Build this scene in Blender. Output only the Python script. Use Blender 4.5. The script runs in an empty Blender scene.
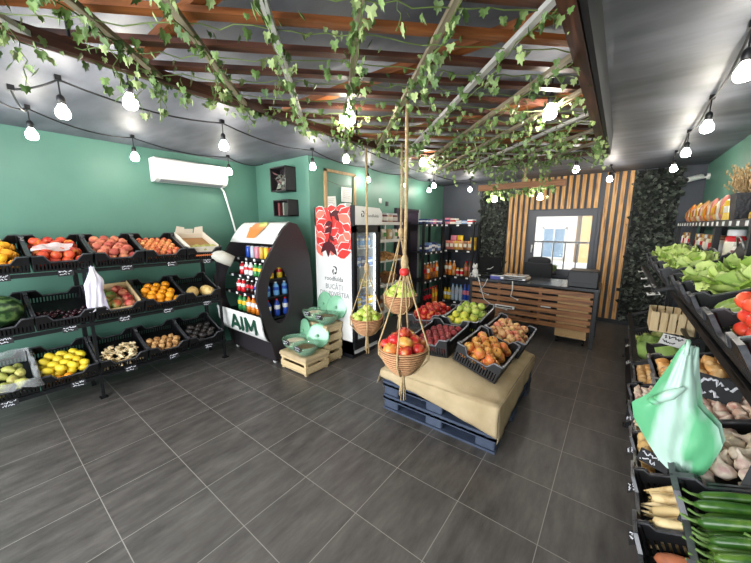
import bpy, math, random
from mathutils import Vector, Matrix, Euler, noise
random.seed(7)
S = bpy.context.scene
COL = S.collection
PI = math.pi
R = math.radians
def V(*a): return Vector(a)
T = Matrix.Translation
def RX(d): return Matrix.Rotation(R(d), 4, 'X')
def RY(d): return Matrix.Rotation(R(d), 4, 'Y')
def RZ(d): return Matrix.Rotation(R(d), 4, 'Z')

# ------------------------------------------------------------- materials
def new_mat(name):
    m = bpy.data.materials.new(name); m.use_nodes = True
    nt = m.node_tree
    return m, nt, nt.nodes['Principled BSDF'], nt.nodes, nt.links
def rgb(r, g, b):
    f = lambda c: (c/255/12.92 if c/255 <= .04045 else ((c/255+.055)/1.055)**2.4)
    return (f(r), f(g), f(b), 1)
def ramp(n, cols, interp='LINEAR'):
    r = n.new('ShaderNodeValToRGB'); r.color_ramp.interpolation = interp
    el = r.color_ramp.elements
    while len(el) < len(cols): el.new(.5)
    for i, c in enumerate(cols):
        el[i].position = i/max(1, len(cols)-1) if interp == 'LINEAR' else i/len(cols)
        el[i].color = c
    return r
def mat(name, c, rough=.5, metal=0, c2=None, scale=8, bump=0, bscale=40, spec=.5, stretch=None, coat=0):
    m, nt, b, n, l = new_mat(name)
    b.inputs['Base Color'].default_value = c
    b.inputs['Roughness'].default_value = rough
    b.inputs['Metallic'].default_value = metal
    b.inputs['Specular IOR Level'].default_value = spec
    if coat: b.inputs['Coat Weight'].default_value = coat
    tc = n.new('ShaderNodeTexCoord'); src = tc.outputs['Object']
    if stretch:
        mp = n.new('ShaderNodeMapping'); mp.inputs['Scale'].default_value = stretch
        l.new(src, mp.inputs['Vector']); src = mp.outputs['Vector']
    if c2:
        nz = n.new('ShaderNodeTexNoise'); nz.inputs['Scale'].default_value = scale; nz.inputs['Detail'].default_value = 5
        l.new(src, nz.inputs['Vector'])
        rp = ramp(n, [c, c2]); rp.color_ramp.elements[0].position = .35; rp.color_ramp.elements[1].position = .68
        l.new(nz.outputs['Fac'], rp.inputs['Fac']); l.new(rp.outputs['Color'], b.inputs['Base Color'])
    if bump:
        nz = n.new('ShaderNodeTexNoise'); nz.inputs['Scale'].default_value = bscale; nz.inputs['Detail'].default_value = 4
        l.new(src, nz.inputs['Vector'])
        bp = n.new('ShaderNodeBump'); bp.inputs['Strength'].default_value = bump; bp.inputs['Distance'].default_value = .01
        l.new(nz.outputs['Fac'], bp.inputs['Height']); l.new(bp.outputs['Normal'], b.inputs['Normal'])
    return m
def fruit_mat(name, cols, blush=None, rough=.4, scale=14, lo=.42, hi=.62, bump=.05, bscale=60, sss=0, spec=.5):
    """colour drawn per object, blush painted by noise in object space"""
    m, nt, b, n, l = new_mat(name)
    oi = n.new('ShaderNodeObjectInfo')
    rp = ramp(n, cols); l.new(oi.outputs['Random'], rp.inputs['Fac'])
    out = rp.outputs['Color']
    tc = n.new('ShaderNodeTexCoord')
    add = n.new('ShaderNodeVectorMath'); add.operation = 'ADD'
    l.new(tc.outputs['Object'], add.inputs[0]); l.new(oi.outputs['Random'], add.inputs[1])
    if blush:
        nz = n.new('ShaderNodeTexNoise'); nz.inputs['Scale'].default_value = scale; nz.inputs['Detail'].default_value = 3
        l.new(add.outputs[0], nz.inputs['Vector'])
        mr = n.new('ShaderNodeMapRange'); mr.inputs[1].default_value = lo; mr.inputs[2].default_value = hi
        l.new(nz.outputs['Fac'], mr.inputs[0])
        mx = n.new('ShaderNodeMixRGB'); mx.inputs[2].default_value = blush
        l.new(mr.outputs[0], mx.inputs[0]); l.new(out, mx.inputs[1]); out = mx.outputs[0]
    l.new(out, b.inputs['Base Color'])
    b.inputs['Roughness'].default_value = rough
    b.inputs['Specular IOR Level'].default_value = spec
    if bump:
        nz = n.new('ShaderNodeTexNoise'); nz.inputs['Scale'].default_value = bscale
        l.new(add.outputs[0], nz.inputs['Vector'])
        bp = n.new('ShaderNodeBump'); bp.inputs['Strength'].default_value = bump*4; bp.inputs['Distance'].default_value = .004
        l.new(nz.outputs['Fac'], bp.inputs['Height']); l.new(bp.outputs['Normal'], b.inputs['Normal'])
    return m
def leaf_mat(name, cols, rough=.5, spec=.4, trans=0):
    """each leaf its own shade (random per mesh island)"""
    m, nt, b, n, l = new_mat(name)
    g = n.new('ShaderNodeNewGeometry'); rp = ramp(n, cols)
    l.new(g.outputs['Random Per Island'], rp.inputs['Fac']); l.new(rp.outputs['Color'], b.inputs['Base Color'])
    b.inputs['Roughness'].default_value = rough; b.inputs['Specular IOR Level'].default_value = spec
    return m
def glass_mat(name, c, rough=.05, alpha=.25, spec=.5):
    m, nt, b, n, l = new_mat(name)
    b.inputs['Base Color'].default_value = c; b.inputs['Roughness'].default_value = rough
    b.inputs['Alpha'].default_value = alpha; b.inputs['Specular IOR Level'].default_value = spec
    return m
def emit_mat(name, c, s):
    m, nt, b, n, l = new_mat(name)
    b.inputs['Base Color'].default_value = c
    b.inputs['Emission Color'].default_value = c; b.inputs['Emission Strength'].default_value = s
    return m
def wood_mat(name, cols, axis='X', rough=.6, scale=3, bump=.15):
    m, nt, b, n, l = new_mat(name)
    tc = n.new('ShaderNodeTexCoord'); mp = n.new('ShaderNodeMapping'); oi = n.new('ShaderNodeObjectInfo')
    sc = {'X': (1.2, 14, 14), 'Y': (14, 1.2, 14), 'Z': (14, 14, 1.2)}[axis]
    mp.inputs['Scale'].default_value = sc
    add = n.new('ShaderNodeVectorMath'); add.operation = 'ADD'
    mul = n.new('ShaderNodeMath'); mul.operation = 'MULTIPLY'; mul.inputs[1].default_value = 37
    l.new(oi.outputs['Random'], mul.inputs[0])
    l.new(tc.outputs['Object'], mp.inputs['Vector']); l.new(mp.outputs[0], add.inputs[0]); l.new(mul.outputs[0], add.inputs[1])
    nz = n.new('ShaderNodeTexNoise'); nz.inputs['Scale'].default_value = scale; nz.inputs['Detail'].default_value = 6; nz.inputs['Distortion'].default_value = .6
    l.new(add.outputs[0], nz.inputs['Vector'])
    rp = ramp(n, cols); rp.color_ramp.elements[0].position = .28; rp.color_ramp.elements[-1].position = .75
    l.new(nz.outputs['Fac'], rp.inputs['Fac']); l.new(rp.outputs['Color'], b.inputs['Base Color'])
    b.inputs['Roughness'].default_value = rough
    bp = n.new('ShaderNodeBump'); bp.inputs['Strength'].default_value = bump; bp.inputs['Distance'].default_value = .01
    l.new(nz.outputs['Fac'], bp.inputs['Height']); l.new(bp.outputs['Normal'], b.inputs['Normal'])
    return m

# ------------------------------------------------------------- mesh builder
class MB:
    def __init__(s): s.v = []; s.f = []
    def add(s, vs, fs, M=None):
        o = len(s.v)
        s.v += [tuple(M @ Vector(v)) for v in vs] if M else [tuple(v) for v in vs]
        s.f += [tuple(i+o for i in f) for f in fs]; return s
    def box(s, c, d, M=None):
        x, y, z = c; a, b, h = d[0]/2, d[1]/2, d[2]/2
        vs = [(x+i*a, y+j*b, z+k*h) for i in (-1, 1) for j in (-1, 1) for k in (-1, 1)]
        return s.add(vs, [(0,1,3,2),(4,6,7,5),(0,4,5,1),(2,3,7,6),(0,2,6,4),(1,5,7,3)], M)
    def b2(s, lo, hi, M=None):
        return s.box([(lo[i]+hi[i])/2 for i in range(3)], [hi[i]-lo[i] for i in range(3)], M)
    def rbox(s, c, d, r=.01, M=None, n=2):
        """box with rounded vertical edges and small chamfer"""
        a, b, h = d[0]/2, d[1]/2, d[2]/2
        pts = []
        for cx, cy, a0 in ((a-r, b-r, 0), (-a+r, b-r, 90), (-a+r, -b+r, 180), (a-r, -b+r, 270)):
            for k in range(n+1):
                t = R(a0+90*k/n); pts.append((cx+r*math.cos(t), cy+r*math.sin(t)))
        m = len(pts); e = min(r*.6, h*.5); vs = []
        for z, q in ((-h, 1), (-h+e, 0), (h-e, 0), (h, 1)):
            for (px, py) in pts:
                f = (1 - q*e/max(a, 1e-6), 1 - q*e/max(b, 1e-6)); vs.append((c[0]+px*f[0], c[1]+py*f[1], c[2]+z))
        fs = [tuple(range(m-1, -1, -1)), tuple(range(3*m, 4*m))]
        for k in range(3):
            for i in range(m):
                j = (i+1) % m; fs.append((k*m+i, k*m+j, (k+1)*m+j, (k+1)*m+i))
        return s.add(vs, fs, M)
    def bar(s, p, q, w, h, up=(0, 0, 1), M=None):
        p, q = Vector(p), Vector(q); d = (q-p); L = d.length; d.normalize()
        u = Vector(up); sx = d.cross(u)
        if sx.length < 1e-4: sx = d.cross(Vector((1, 0, 0)))
        sx.normalize(); sz = sx.cross(d)
        vs = [p*(1-t)+q*t + sx*i*w/2 + sz*k*h/2 for t in (0, 1) for i in (-1, 1) for k in (-1, 1)]
        return s.add(vs, [(0,1,3,2),(4,6,7,5),(0,4,5,1),(2,3,7,6),(0,2,6,4),(1,5,7,3)], M)
    def tube(s, pts, r, n=8, M=None, close=True):
        pts = [Vector(p) for p in pts]; rs = r if isinstance(r, (list, tuple)) else [r]*len(pts)
        vs = []; prev = None
        for i, p in enumerate(pts):
            d = (pts[min(i+1, len(pts)-1)] - pts[max(i-1, 0)]).normalized()
            if prev is None:
                a = d.cross(Vector((0, 0, 1)));
                if a.length < 1e-3: a = d.cross(Vector((1, 0, 0)))
                a.normalize()
            else:
                a = prev - d*prev.dot(d); a.normalize()
            prev = a; b = d.cross(a)
            vs += [p + (a*math.cos(2*PI*k/n) + b*math.sin(2*PI*k/n))*rs[i] for k in range(n)]
        fs = []
        for i in range(len(pts)-1):
            for k in range(n):
                j = (k+1) % n; fs.append((i*n+k, i*n+j, (i+1)*n+j, (i+1)*n+k))
        if close: fs += [tuple(range(n-1, -1, -1)), tuple(range((len(pts)-1)*n, len(pts)*n))]
        return s.add(vs, fs, M)
    def lathe(s, prof, n=16, M=None, cap=True, wob=None):
        vs = []; fs = []
        for i, (r, z) in enumerate(prof):
            for k in range(n):
                t = 2*PI*k/n; q = r*(wob(t, i) if wob else 1)
                vs.append((q*math.cos(t), q*math.sin(t), z))
        for i in range(len(prof)-1):
            for k in range(n):
                j = (k+1) % n; fs.append((i*n+k, i*n+j, (i+1)*n+j, (i+1)*n+k))
        if cap: fs += [tuple(range(n-1, -1, -1)), tuple(range((len(prof)-1)*n, len(prof)*n))]
        return s.add(vs, fs, M)
    def prism(s, poly, t0, t1, axis='X', M=None):
        """poly in the other two axes, extruded along axis"""
        n = len(poly)
        def pt(a, b, t): return {'X': (t, a, b), 'Y': (a, t, b), 'Z': (a, b, t)}[axis]
        vs = [pt(a, b, t0) for a, b in poly] + [pt(a, b, t1) for a, b in poly]
        fs = [tuple(range(n-1, -1, -1)), tuple(range(n, 2*n))] + [(i, (i+1) % n, n+(i+1) % n, n+i) for i in range(n)]
        return s.add(vs, fs, M)
    def ell(s, c, r, nu=12, nv=8, M=None, fn=None):
        vs = []; fs = []
        for j in range(nv+1):
            ph = PI*j/nv - PI/2
            for i in range(nu):
                t = 2*PI*i/nu; d = Vector((math.cos(ph)*math.cos(t), math.cos(ph)*math.sin(t), math.sin(ph)))
                q = fn(d) if fn else 1
                vs.append((c[0]+d.x*r[0]*q, c[1]+d.y*r[1]*q, c[2]+d.z*r[2]*q))
        for j in range(nv):
            for i in range(nu):
                k = (i+1) % nu; fs.append((j*nu+i, j*nu+k, (j+1)*nu+k, (j+1)*nu+i))
        return s.add(vs, fs, M)
    def grid(s, fn, nu, nv, M=None):
        vs = [fn(i/nu, j/nv) for j in range(nv+1) for i in range(nu+1)]
        fs = [(j*(nu+1)+i, j*(nu+1)+i+1, (j+1)*(nu+1)+i+1, (j+1)*(nu+1)+i) for j in range(nv) for i in range(nu)]
        return s.add(vs, fs, M)
    def mesh(s, name, m, smooth=False):
        me = bpy.data.meshes.new(name); me.from_pydata(s.v, [], s.f); me.update()
        if m: me.materials.append(m)
        if smooth: me.polygons.foreach_set('use_smooth', [True]*len(me.polygons))
        return me
    def build(s, name, m, parent=None, smooth=False, M=None):
        return put(name, s.mesh(name, m, smooth), parent, M)
def put(name, me, parent=None, M=None):
    o = bpy.data.objects.new(name, me); COL.objects.link(o)
    if parent: o.parent = parent
    if M is not None: o.matrix_local = M
    return o
def tag(o, label=None, cat=None, group=None, kind=None):
    if label: o['label'] = label
    if cat: o['category'] = cat
    if group: o['group'] = group
    if kind: o['kind'] = kind
    return o
def empty(name, M=None, label=None, cat=None, group=None):
    o = bpy.data.objects.new(name, None); COL.objects.link(o); o.empty_display_size = .05
    if M is not None: o.matrix_world = M
    return tag(o, label, cat, group)
def struct(name, b, m, smooth=False): return tag(b.build(name, m, None, smooth), kind='structure')
def dup(o, M, label=None, group=None):
    """copy of a thing with copies of its parts and sub-parts"""
    c = o.copy(); COL.objects.link(c); c.matrix_world = M
    if label: c['label'] = label
    if group: c['group'] = group
    for ch in o.children:
        d = ch.copy(); COL.objects.link(d); d.parent = c; d.matrix_local = ch.matrix_local.copy()
        for g in ch.children:
            e = g.copy(); COL.objects.link(e); e.parent = d; e.matrix_local = g.matrix_local.copy()
    return c
def word(txt, size, m, parent, M, name='lettering', ext=.0006, align='CENTER', sx=1, bold=0):
    cu = bpy.data.curves.new('t', 'FONT'); cu.body = txt; cu.size = size; cu.extrude = ext; cu.offset = bold; cu.space_character = 1.18 if bold else 1
    cu.align_x = align; cu.align_y = 'CENTER'; cu.resolution_u = 2
    tmp = bpy.data.objects.new('t', cu); COL.objects.link(tmp)
    me = bpy.data.meshes.new_from_object(tmp); bpy.data.objects.remove(tmp)
    me.materials.clear(); me.materials.append(m)
    if sx != 1: me.transform(Matrix.Diagonal((sx, 1, 1, 1)))
    o = put(name, me, parent, M)
    return o
def hook(o, p, r=None): pass

# ------------------------------------------------------------- material library
BLACKP = mat('black_plastic', rgb(20, 20, 22), .4, c2=rgb(14, 14, 16), scale=20)
BLACKM = mat('black_metal', rgb(20, 21, 24), .42, .1)
RIMW = mat('worn_rim', rgb(118, 118, 120), .35, c2=rgb(60, 60, 64), scale=30)
WHITE = mat('white_plastic', rgb(232, 232, 228), .35)
WHITEM = mat('white_metal', rgb(225, 226, 226), .4)
CHALK = mat('chalk_white', rgb(225, 225, 232), .7)
CARD = mat('chalkboard_card', rgb(24, 25, 28), .6)
PALECARD = mat('pale_card', rgb(190, 190, 188), .6)
PINE = wood_mat('pine_wood', [rgb(205, 176, 128), rgb(232, 209, 166)], 'X')
ROPE = mat('jute_rope', rgb(196, 170, 128), .85, c2=rgb(165, 136, 95), scale=60, bump=.5, bscale=200)
STEEL = mat('brushed_steel', rgb(190, 190, 192), .3, .9)
GLASS = glass_mat('clear_glass', (.9, .95, .95, 1), .03, .12)
PAPER = mat('white_paper', rgb(235, 235, 230), .8)
CORD = mat('black_cord', rgb(22, 22, 24), .6)
BROWN = mat('stem_brown', rgb(84, 60, 34), .8)
# ------------------------------------------------------------- camera, world, light
cam = bpy.data.cameras.new('camera'); cam.sensor_width = 36; cam.lens = 15.11; cam.clip_start = .02
co = bpy.data.objects.new('camera', cam); COL.objects.link(co)
co.location = (0, 0, 1.7); co.rotation_euler = (R(80), 0, R(37.5)); S.camera = co
S.view_settings.view_transform = 'Standard'; S.view_settings.look = 'None'
S.view_settings.exposure = 0.0; S.view_settings.gamma = 1.0
w = bpy.data.worlds.new('sky'); S.world = w; w.use_nodes = True
w.node_tree.nodes['Background'].inputs['Color'].default_value = (.75, .87, 1, 1)
w.node_tree.nodes['Background'].inputs['Strength'].default_value = 1.6
def lamp(name, kind, loc, energy, rot=(0, 0, 0), size=None, sy=None, col=(1, 1, 1)):
    d = bpy.data.lights.new(name, kind); d.energy = energy; d.color = col
    if kind == 'AREA': d.shape = 'RECTANGLE'; d.size = size; d.size_y = sy or size
    elif size is not None and kind == 'POINT': d.shadow_soft_size = size
    elif kind == 'SUN': d.angle = R(3)
    o = bpy.data.objects.new(name, d); COL.objects.link(o); o.location = loc; o.rotation_euler = rot
    return o
lamp('sun', 'SUN', (0, 0, 20), 3.6, (R(42), 0, R(-20)), col=(1, .95, .88))
# daylight through the shop front behind the photographer
lamp('shopfront_daylight', 'AREA', (-1.9, -1.85, 1.45), 330, (R(90), 0, 0), 4.6, 2.1, (.93, .97, 1))

# ------------------------------------------------------------- room shell
def paint(name, c, c2, rough=.55, bump=.25, bs=9, stretch=None):
    return mat(name, c, rough, c2=c2, scale=2.2, bump=bump, bscale=bs, stretch=stretch)
GREEN = paint('green_paint', rgb(80, 123, 108), rgb(86, 130, 114), .5, .06, 40)
DARK = paint('charcoal_paint', rgb(52, 56, 66), rgb(60, 64, 74), .5, .08, 30)
CEIL = paint('ceiling_paint', rgb(82, 86, 96), rgb(106, 109, 118), .55, .15, 5, (1, 3, 1))
m, nt, b, n, l = new_mat('floor_tiles')
tc = n.new('ShaderNodeTexCoord'); mp = n.new('ShaderNodeMapping'); mp.inputs['Location'].default_value = (1.991+4.533*2, -1.216+4.533*2, 0)
l.new(tc.outputs['Object'], mp.inputs['Vector'])
br = n.new('ShaderNodeTexBrick'); br.offset = 0; br.squash = 1
br.inputs['Scale'].default_value = 1; br.inputs['Brick Width'].default_value = .4533; br.inputs['Row Height'].default_value = .4533
br.inputs['Mortar Size'].default_value = 0.0024; br.inputs['Mortar Smooth'].default_value = .2
br.inputs['Color1'].default_value = (.0, .0, .0, 1); br.inputs['Color2'].default_value = (1, 1, 1, 1); br.inputs['Mortar'].default_value = (.5, .5, .5, 1)
l.new(mp.outputs[0], br.inputs['Vector'])
mp2 = n.new('ShaderNodeMapping'); mp2.inputs['Scale'].default_value = (9, 2.2, 1); l.new(tc.outputs['Object'], mp2.inputs['Vector'])
sh = n.new('ShaderNodeVectorMath'); sh.operation = 'MULTIPLY_ADD'; sh.inputs[1].default_value = (9, 9, 9)
l.new(br.outputs['Color'], sh.inputs[0]); l.new(mp2.outputs[0], sh.inputs[2])
nz = n.new('ShaderNodeTexNoise'); nz.inputs['Scale'].default_value = 1.5; nz.inputs['Detail'].default_value = 8; nz.inputs['Roughness'].default_value = .65
l.new(sh.outputs[0], nz.inputs['Vector'])
rp = ramp(n, [rgb(60, 57, 55), rgb(82, 78, 75), rgb(106, 101, 97)]); rp.color_ramp.elements[0].position = .28; rp.color_ramp.elements[2].position = .8
l.new(nz.outputs['Fac'], rp.inputs['Fac'])
mx = n.new('ShaderNodeMixRGB'); mx.inputs[2].default_value = rgb(140, 136, 130)
l.new(br.outputs['Fac'], mx.inputs[0]); l.new(rp.outputs['Color'], mx.inputs[1]); l.new(mx.outputs[0], b.inputs['Base Color'])
mr = n.new('ShaderNodeMapRange'); mr.inputs[3].default_value = .28; mr.inputs[4].default_value = .46; l.new(nz.outputs['Fac'], mr.inputs[0]); l.new(mr.outputs[0], b.inputs['Roughness'])
bp = n.new('ShaderNodeBump'); bp.inputs['Strength'].default_value = .12; bp.inputs['Distance'].default_value = .004
l.new(nz.outputs['Fac'], bp.inputs['Height']); l.new(bp.outputs['Normal'], b.inputs['Normal'])
FLOOR = m
XL, XC, XR, YN, YB, YF, ZC = -4.5, -3.3, .93, 2.87, 6.85, -2.0, 2.6
struct('floor', MB().b2((XL-.1, YF-.1, -.08), (XR+.1, YB+.1, 0)), FLOOR)
struct('ceiling', MB().b2((XL-.1, YF-.1, ZC), (XR+.1, YB+.2, ZC+.1)), CEIL)
struct('wall_left', MB().b2((XL-.1, YF, 0), (XL, YN, ZC)), GREEN)
struct('wall_return', MB().b2((XL-.1, YN, 0), (XC-.1, YN+.1, ZC)), GREEN)
struct('wall_passage', MB().b2((XC-.1, YN, 0), (XC, YB, ZC)), GREEN)
struct('wall_right', MB().b2((XR, YF, 0), (XR+.1, YB, ZC)), GREEN)
struct('wall_front', MB().b2((XL, YF-.1, 0), (XR, YF, ZC)), DARK)
WX0, WX1, WZ0, WZ1 = -1.43, -.30, .78, 1.99
bk = MB()
bk.b2((XC-.1, YB, 0), (WX0, YB+.2, ZC)); bk.b2((WX1, YB, 0), (XR+.1, YB+.2, ZC))
bk.b2((WX0, YB, 0), (WX1, YB+.2, WZ0)); bk.b2((WX0, YB, WZ1), (WX1, YB+.2, ZC))
struct('wall_back', bk, DARK)
struct('baseboard_back', MB().b2((XC, YB-.012, 0), (XR, YB, .07)), BLACKM)
# window in the back wall: dark frame, pane, white handle
GREYF = mat('anthracite_frame', rgb(62, 64, 72), .45)
fr = MB()
for lo, hi in (((WX0, WZ0), (WX0+.05, WZ1)), ((WX1-.05, WZ0), (WX1, WZ1)), ((WX0+.05, WZ1-.05), (WX1-.05, WZ1)), ((WX0+.05, WZ0), (WX1-.05, WZ0+.05))):
    fr.b2((lo[0], YB-.03, lo[1]), (hi[0], YB+.06, hi[1]))
win = struct('window_1', fr, GREYF)
sa = MB(); a0, a1, c0, c1 = WX0+.05, WX1-.05, WZ0+.05, WZ1-.05
for lo, hi in (((a0, c0), (a0+.065, c1)), ((a1-.065, c0), (a1, c1)), ((a0+.065, c1-.065), (a1-.065, c1)), ((a0+.065, c0), (a1-.065, c0+.065))):
    sa.b2((lo[0], YB-.055, lo[1]), (hi[0], YB+.0, hi[1]))
sash = sa.build('sash', GREYF, win)
MB().b2((a0+.06, YB-.02, c0+.06), (a1-.06, YB-.014, c1-.06)).build('pane', GLASS, win)
hb = MB().rbox((WX0+.085, YB-.066, 1.30), (.028, .02, .07), .008); hb.tube([(WX0+.085, YB-.085, 1.3), (WX0+.085, YB-.1, 1.3), (WX0+.085, YB-.1, 1.19)], .01, 8)
hb.build('window_handle', WHITE, win, True)
# door in the passage wall
PURP = mat('dark_plum_door', rgb(50, 42, 58), .45)
dr = MB().b2((XC, 4.92, .01), (XC+.04, 5.66, 1.96))
door = struct('door_1', dr, PURP)
jf = MB().b2((XC, 4.86, 0), (XC+.055, 4.92, 2.02)); jf.b2((XC, 4.92, 1.96), (XC+.055, 5.66, 2.02))
jf.build('door_frame', mat('door_frame_dark', rgb(44, 38, 50), .4), door)
MB().b2((XC, 5.66, 0), (XC+.06, 5.71, 2.02)).build('edge_strip', mat('pale_metal_strip', rgb(168, 178, 172), .35, .4), door)
h = MB().rbox((XC+.05, 5.0, 1.02), (.02, .04, .2), .008); h.tube([(XC+.05, 5.0, 1.05), (XC+.1, 5.0, 1.05), (XC+.1, 5.12, 1.05)], .01, 8)
h.build('door_handle', STEEL, door, True)

# ------------------------------------------------------------- slatted wall, dark foliage panels
SLAT = wood_mat('oiled_slat_wood', [rgb(136, 92, 48), rgb(204, 152, 88), rgb(228, 182, 116)], 'Z', .5, 2.5)
sp = empty('slatted_wall_panel', T((-.9, YB-.01, 0)), 'wall panelling of upright brown wooden slats around the window', 'wall panel')
def slat(x, z0, z1, wd=.056):
    MB().b2((x-wd/2, -.035, z0), (x+wd/2, .0, z1)).build('slat', SLAT, sp)
for i in range(4): slat(-1.80+i*.098+.9, .08, 2.33 if i < 2 else 2.59)
for i in range(11): slat(-1.408+i*.102+.9, WZ1+.02, 2.59)
for i in range(4): slat(-.245+i*.103+.9, .08, 2.59)
DLEAF = leaf_mat('dark_hedge_leaf', [rgb(26, 29, 26), rgb(54, 60, 52), rgb(38, 42, 38), rgb(96, 104, 92)], .4, .5)
def leafpatch(b, o, s, M3, fold=.25):
    """pointed leaf, two halves folded on the midrib"""
    vs = [(0, 0, 0), (-.34*s, .45*s, fold*.3*s), (0, s, 0), (.34*s, .45*s, fold*.3*s), (0, .5*s, -.05*s)]
    b.add([o + M3 @ Vector(v) for v in vs], [(0, 4, 1), (1, 4, 2), (0, 3, 4), (3, 2, 4)])
def hedge(x0, x1, z0, z1, label):
    b = MB()
    nn = int((x1-x0)*(z1-z0)*1000)
    for i in range(nn):
        o = Vector((random.uniform(x0, x1), YB-.02-random.random()*.03, random.uniform(z0, z1)))
        M3 = (Matrix.Rotation(random.uniform(0, 2*PI), 3, 'Y') @ Matrix.Rotation(random.uniform(-.9, .5), 3, 'X') @ Matrix.Rotation(PI/2*0, 3, 'X'))
        q = Matrix.Rotation(random.uniform(0, 2*PI), 3, 'Y') @ Matrix.Rotation(R(90)+random.uniform(-.7, .7), 3, 'X')
        leafpatch(b, o, random.uniform(.06, .10), q)
    t = b.build('foliage_panel', DLEAF); tag(t, label, 'wall foliage', kind='stuff')
    MB().b2((x0, YB-.022, z0), (x1, YB-.002, z1)).build('backing_board', mat('black_backing', rgb(16, 18, 17), .8), t)
hedge(-2.40, -1.87, .05, 2.42, 'dark artificial leaf panel left of the window behind the monitor')
hedge(.12, .67, .08, 2.58, 'dark artificial leaf panel right of the window slats')

# ------------------------------------------------------------- outside the window
struct('terrain', MB().b2((-14, 7.1, -.5), (12, 22, -.3)), mat('pale_paving', rgb(196, 196, 192), .8))
rl = empty('balcony_railing', T((-.9, 7.75, 0)), 'dark metal railing outside the back window', 'railing')
MB().b2((-2.4, -.02, 1.34), (2.4, .02, 1.38)).build('top_rail', BLACKM, rl)
MB().b2((-2.4, -.015, .50), (2.4, .015, .53)).build('bottom_rail', BLACKM, rl)
for i in range(23): MB().b2((-2.38+i*.216, -.012, .5), (-2.358+i*.216, .012, 1.35)).build('baluster', BLACKM, rl)
def building(name, x0, x1, y, h, wm, label, nx, nz):
    t = empty(name, T(((x0+x1)/2, y, 0)), label, 'building')
    a = (x1-x0)/2
    MB().b2((-a, 0, -.4), (a, 3, h)).build('wall', wm, t)
    for i in range(nx):
        for k in range(nz):
            cx = -a + (i+.5)*2*a/nx; cz = 1.0+k*2.3
            f = MB()
            for lo, hi in (((cx-.45, cz-.65), (cx-.38, cz+.65)), ((cx+.38, cz-.65), (cx+.45, cz+.65)), ((cx-.45, cz+.58), (cx+.45, cz+.65)), ((cx-.45, cz-.65), (cx+.45, cz-.58)), ((cx-.02, cz-.6), (cx+.02, cz+.6))):
                f.b2((lo[0], -.05, lo[1]), (hi[0], .0, hi[1]))
            f = f.build('window', WHITEM, t)
            MB().b2((cx-.4, -.03, cz-.6), (cx+.4, -.02, cz+.6)).build('pane', mat('far_pane', rgb(120, 150, 178), .1), f)
    MB().b2((-a-.1, -.15, h), (a+.1, 3, h+.15)).build('cornice', WHITEM, t)
building('building', -9, -1.4, 15, 7, mat('pale_render', rgb(226, 224, 216), .8), 'pale rendered building seen through the left of the window', 5, 3)
building('building', -1.15, 5.85, 14, 6.5, mat('orange_render', rgb(236, 186, 120), .8), 'orange rendered building seen through the right of the window', 4, 3)
kr = empty('market_stall', T((-2.2, 10.6, -.3)), 'low white stall table standing in the yard outside the window', 'stall')
MB().b2((-1.4, -.4, .85), (1.9, .4, .93)).build('tabletop', WHITEM, kr)
for sx in (-1.3, 1.8):
    for sy in (-.35, .35): MB().b2((sx-.03, sy-.03, 0), (sx+.03, sy+.03, .85)).build('leg', GREYF, kr)

# ------------------------------------------------------------- ceiling trellis
RUST = wood_mat('rusty_brown_slat', [rgb(40, 25, 21), rgb(78, 44, 32), rgb(122, 74, 52)], 'X', .5, 2.2)
ORNG = wood_mat('orange_stained_wood', [rgb(104, 58, 28), rgb(168, 98, 48)], 'X', .5, 3)
BAMB = wood_mat('grey_bamboo', [rgb(120, 106, 84), rgb(170, 158, 132)], 'X', .6, 3)
PALEW = wood_mat('white_washed_lath', [rgb(176, 172, 164), rgb(214, 210, 204)], 'X', .6, 3)
TX0, TX1, TY0, TY1, TZ = -1.82, -.20, .05, 3.85, 2.40
tr = empty('ceiling_trellis', T((-1, 2, TZ)), 'rusty brown timber trellis hung under the ceiling and wound with ivy', 'trellis')
def beam(name, p, q, wd, ht, m, up=(0, 0, 1)):
    p, q = Vector(p), Vector(q); L = (q-p).length; d = (q-p).normalized()
    ang = math.atan2(d.y, d.x)
    MB().b2((-L/2, -wd/2, -ht/2), (L/2, wd/2, ht/2)).build(name, m, tr, M=T((p+q)/2 - Vector((-1, 2, TZ))) @ Matrix.Rotation(ang, 4, 'Z'))
beam('frame_beam', (TX1, TY0, TZ+.02), (TX1, TY1, TZ+.02), .05, .13, RUST)
beam('frame_beam', (TX1+.04, TY0, TZ+.06), (TX1+.04, TY1, TZ+.06), .02, .20, mat('black_painted_board', rgb(30, 31, 36), .5))
beam('frame_beam', (TX0, TY0, TZ), (TX0, TY1-.9, TZ), .05, .05, RUST)
beam('frame_beam', (TX0, TY1, TZ), (TX1, TY1, TZ), .05, .05, RUST)
for y in (.62, 1.45, 2.35, 3.2): beam('cross_beam', (TX0-.05, y, TZ+.07), (TX1, y, TZ+.07), .06, .035, ORNG)
def clip(px, py, dx, dy):
    t0, t1 = -9, 9
    for p, d, lo, hi in ((px, dx, TX0, TX1), (py, dy, TY0, TY1)):
        a, b = (lo-p)/d, (hi-p)/d
        if a > b: a, b = b, a
        t0, t1 = max(t0, a), min(t1, b)
    return (t0, t1) if t1-t0 > .25 else None
th = R(37.5)
u1 = Vector((-math.sin(R(44.5)), math.cos(R(44.5)))); u2 = Vector((math.cos(R(44.5)), math.sin(R(44.5))))
vines = []
for i in range(-8, 22):
    c = Vector((-1, 0)) + u1*(i*.205); r_ = clip(c.x, c.y, u2.x, u2.y)
    if not r_: continue
    a = c+u2*(r_[0]-random.uniform(.02, .16)); e = c+u2*r_[1]
    beam('slat', (a.x, a.y, TZ+.035), (e.x, e.y, TZ+.035), .045, .022, ORNG if i % 7 == 3 else RUST)
    vines.append((a, e, .4))
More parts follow.
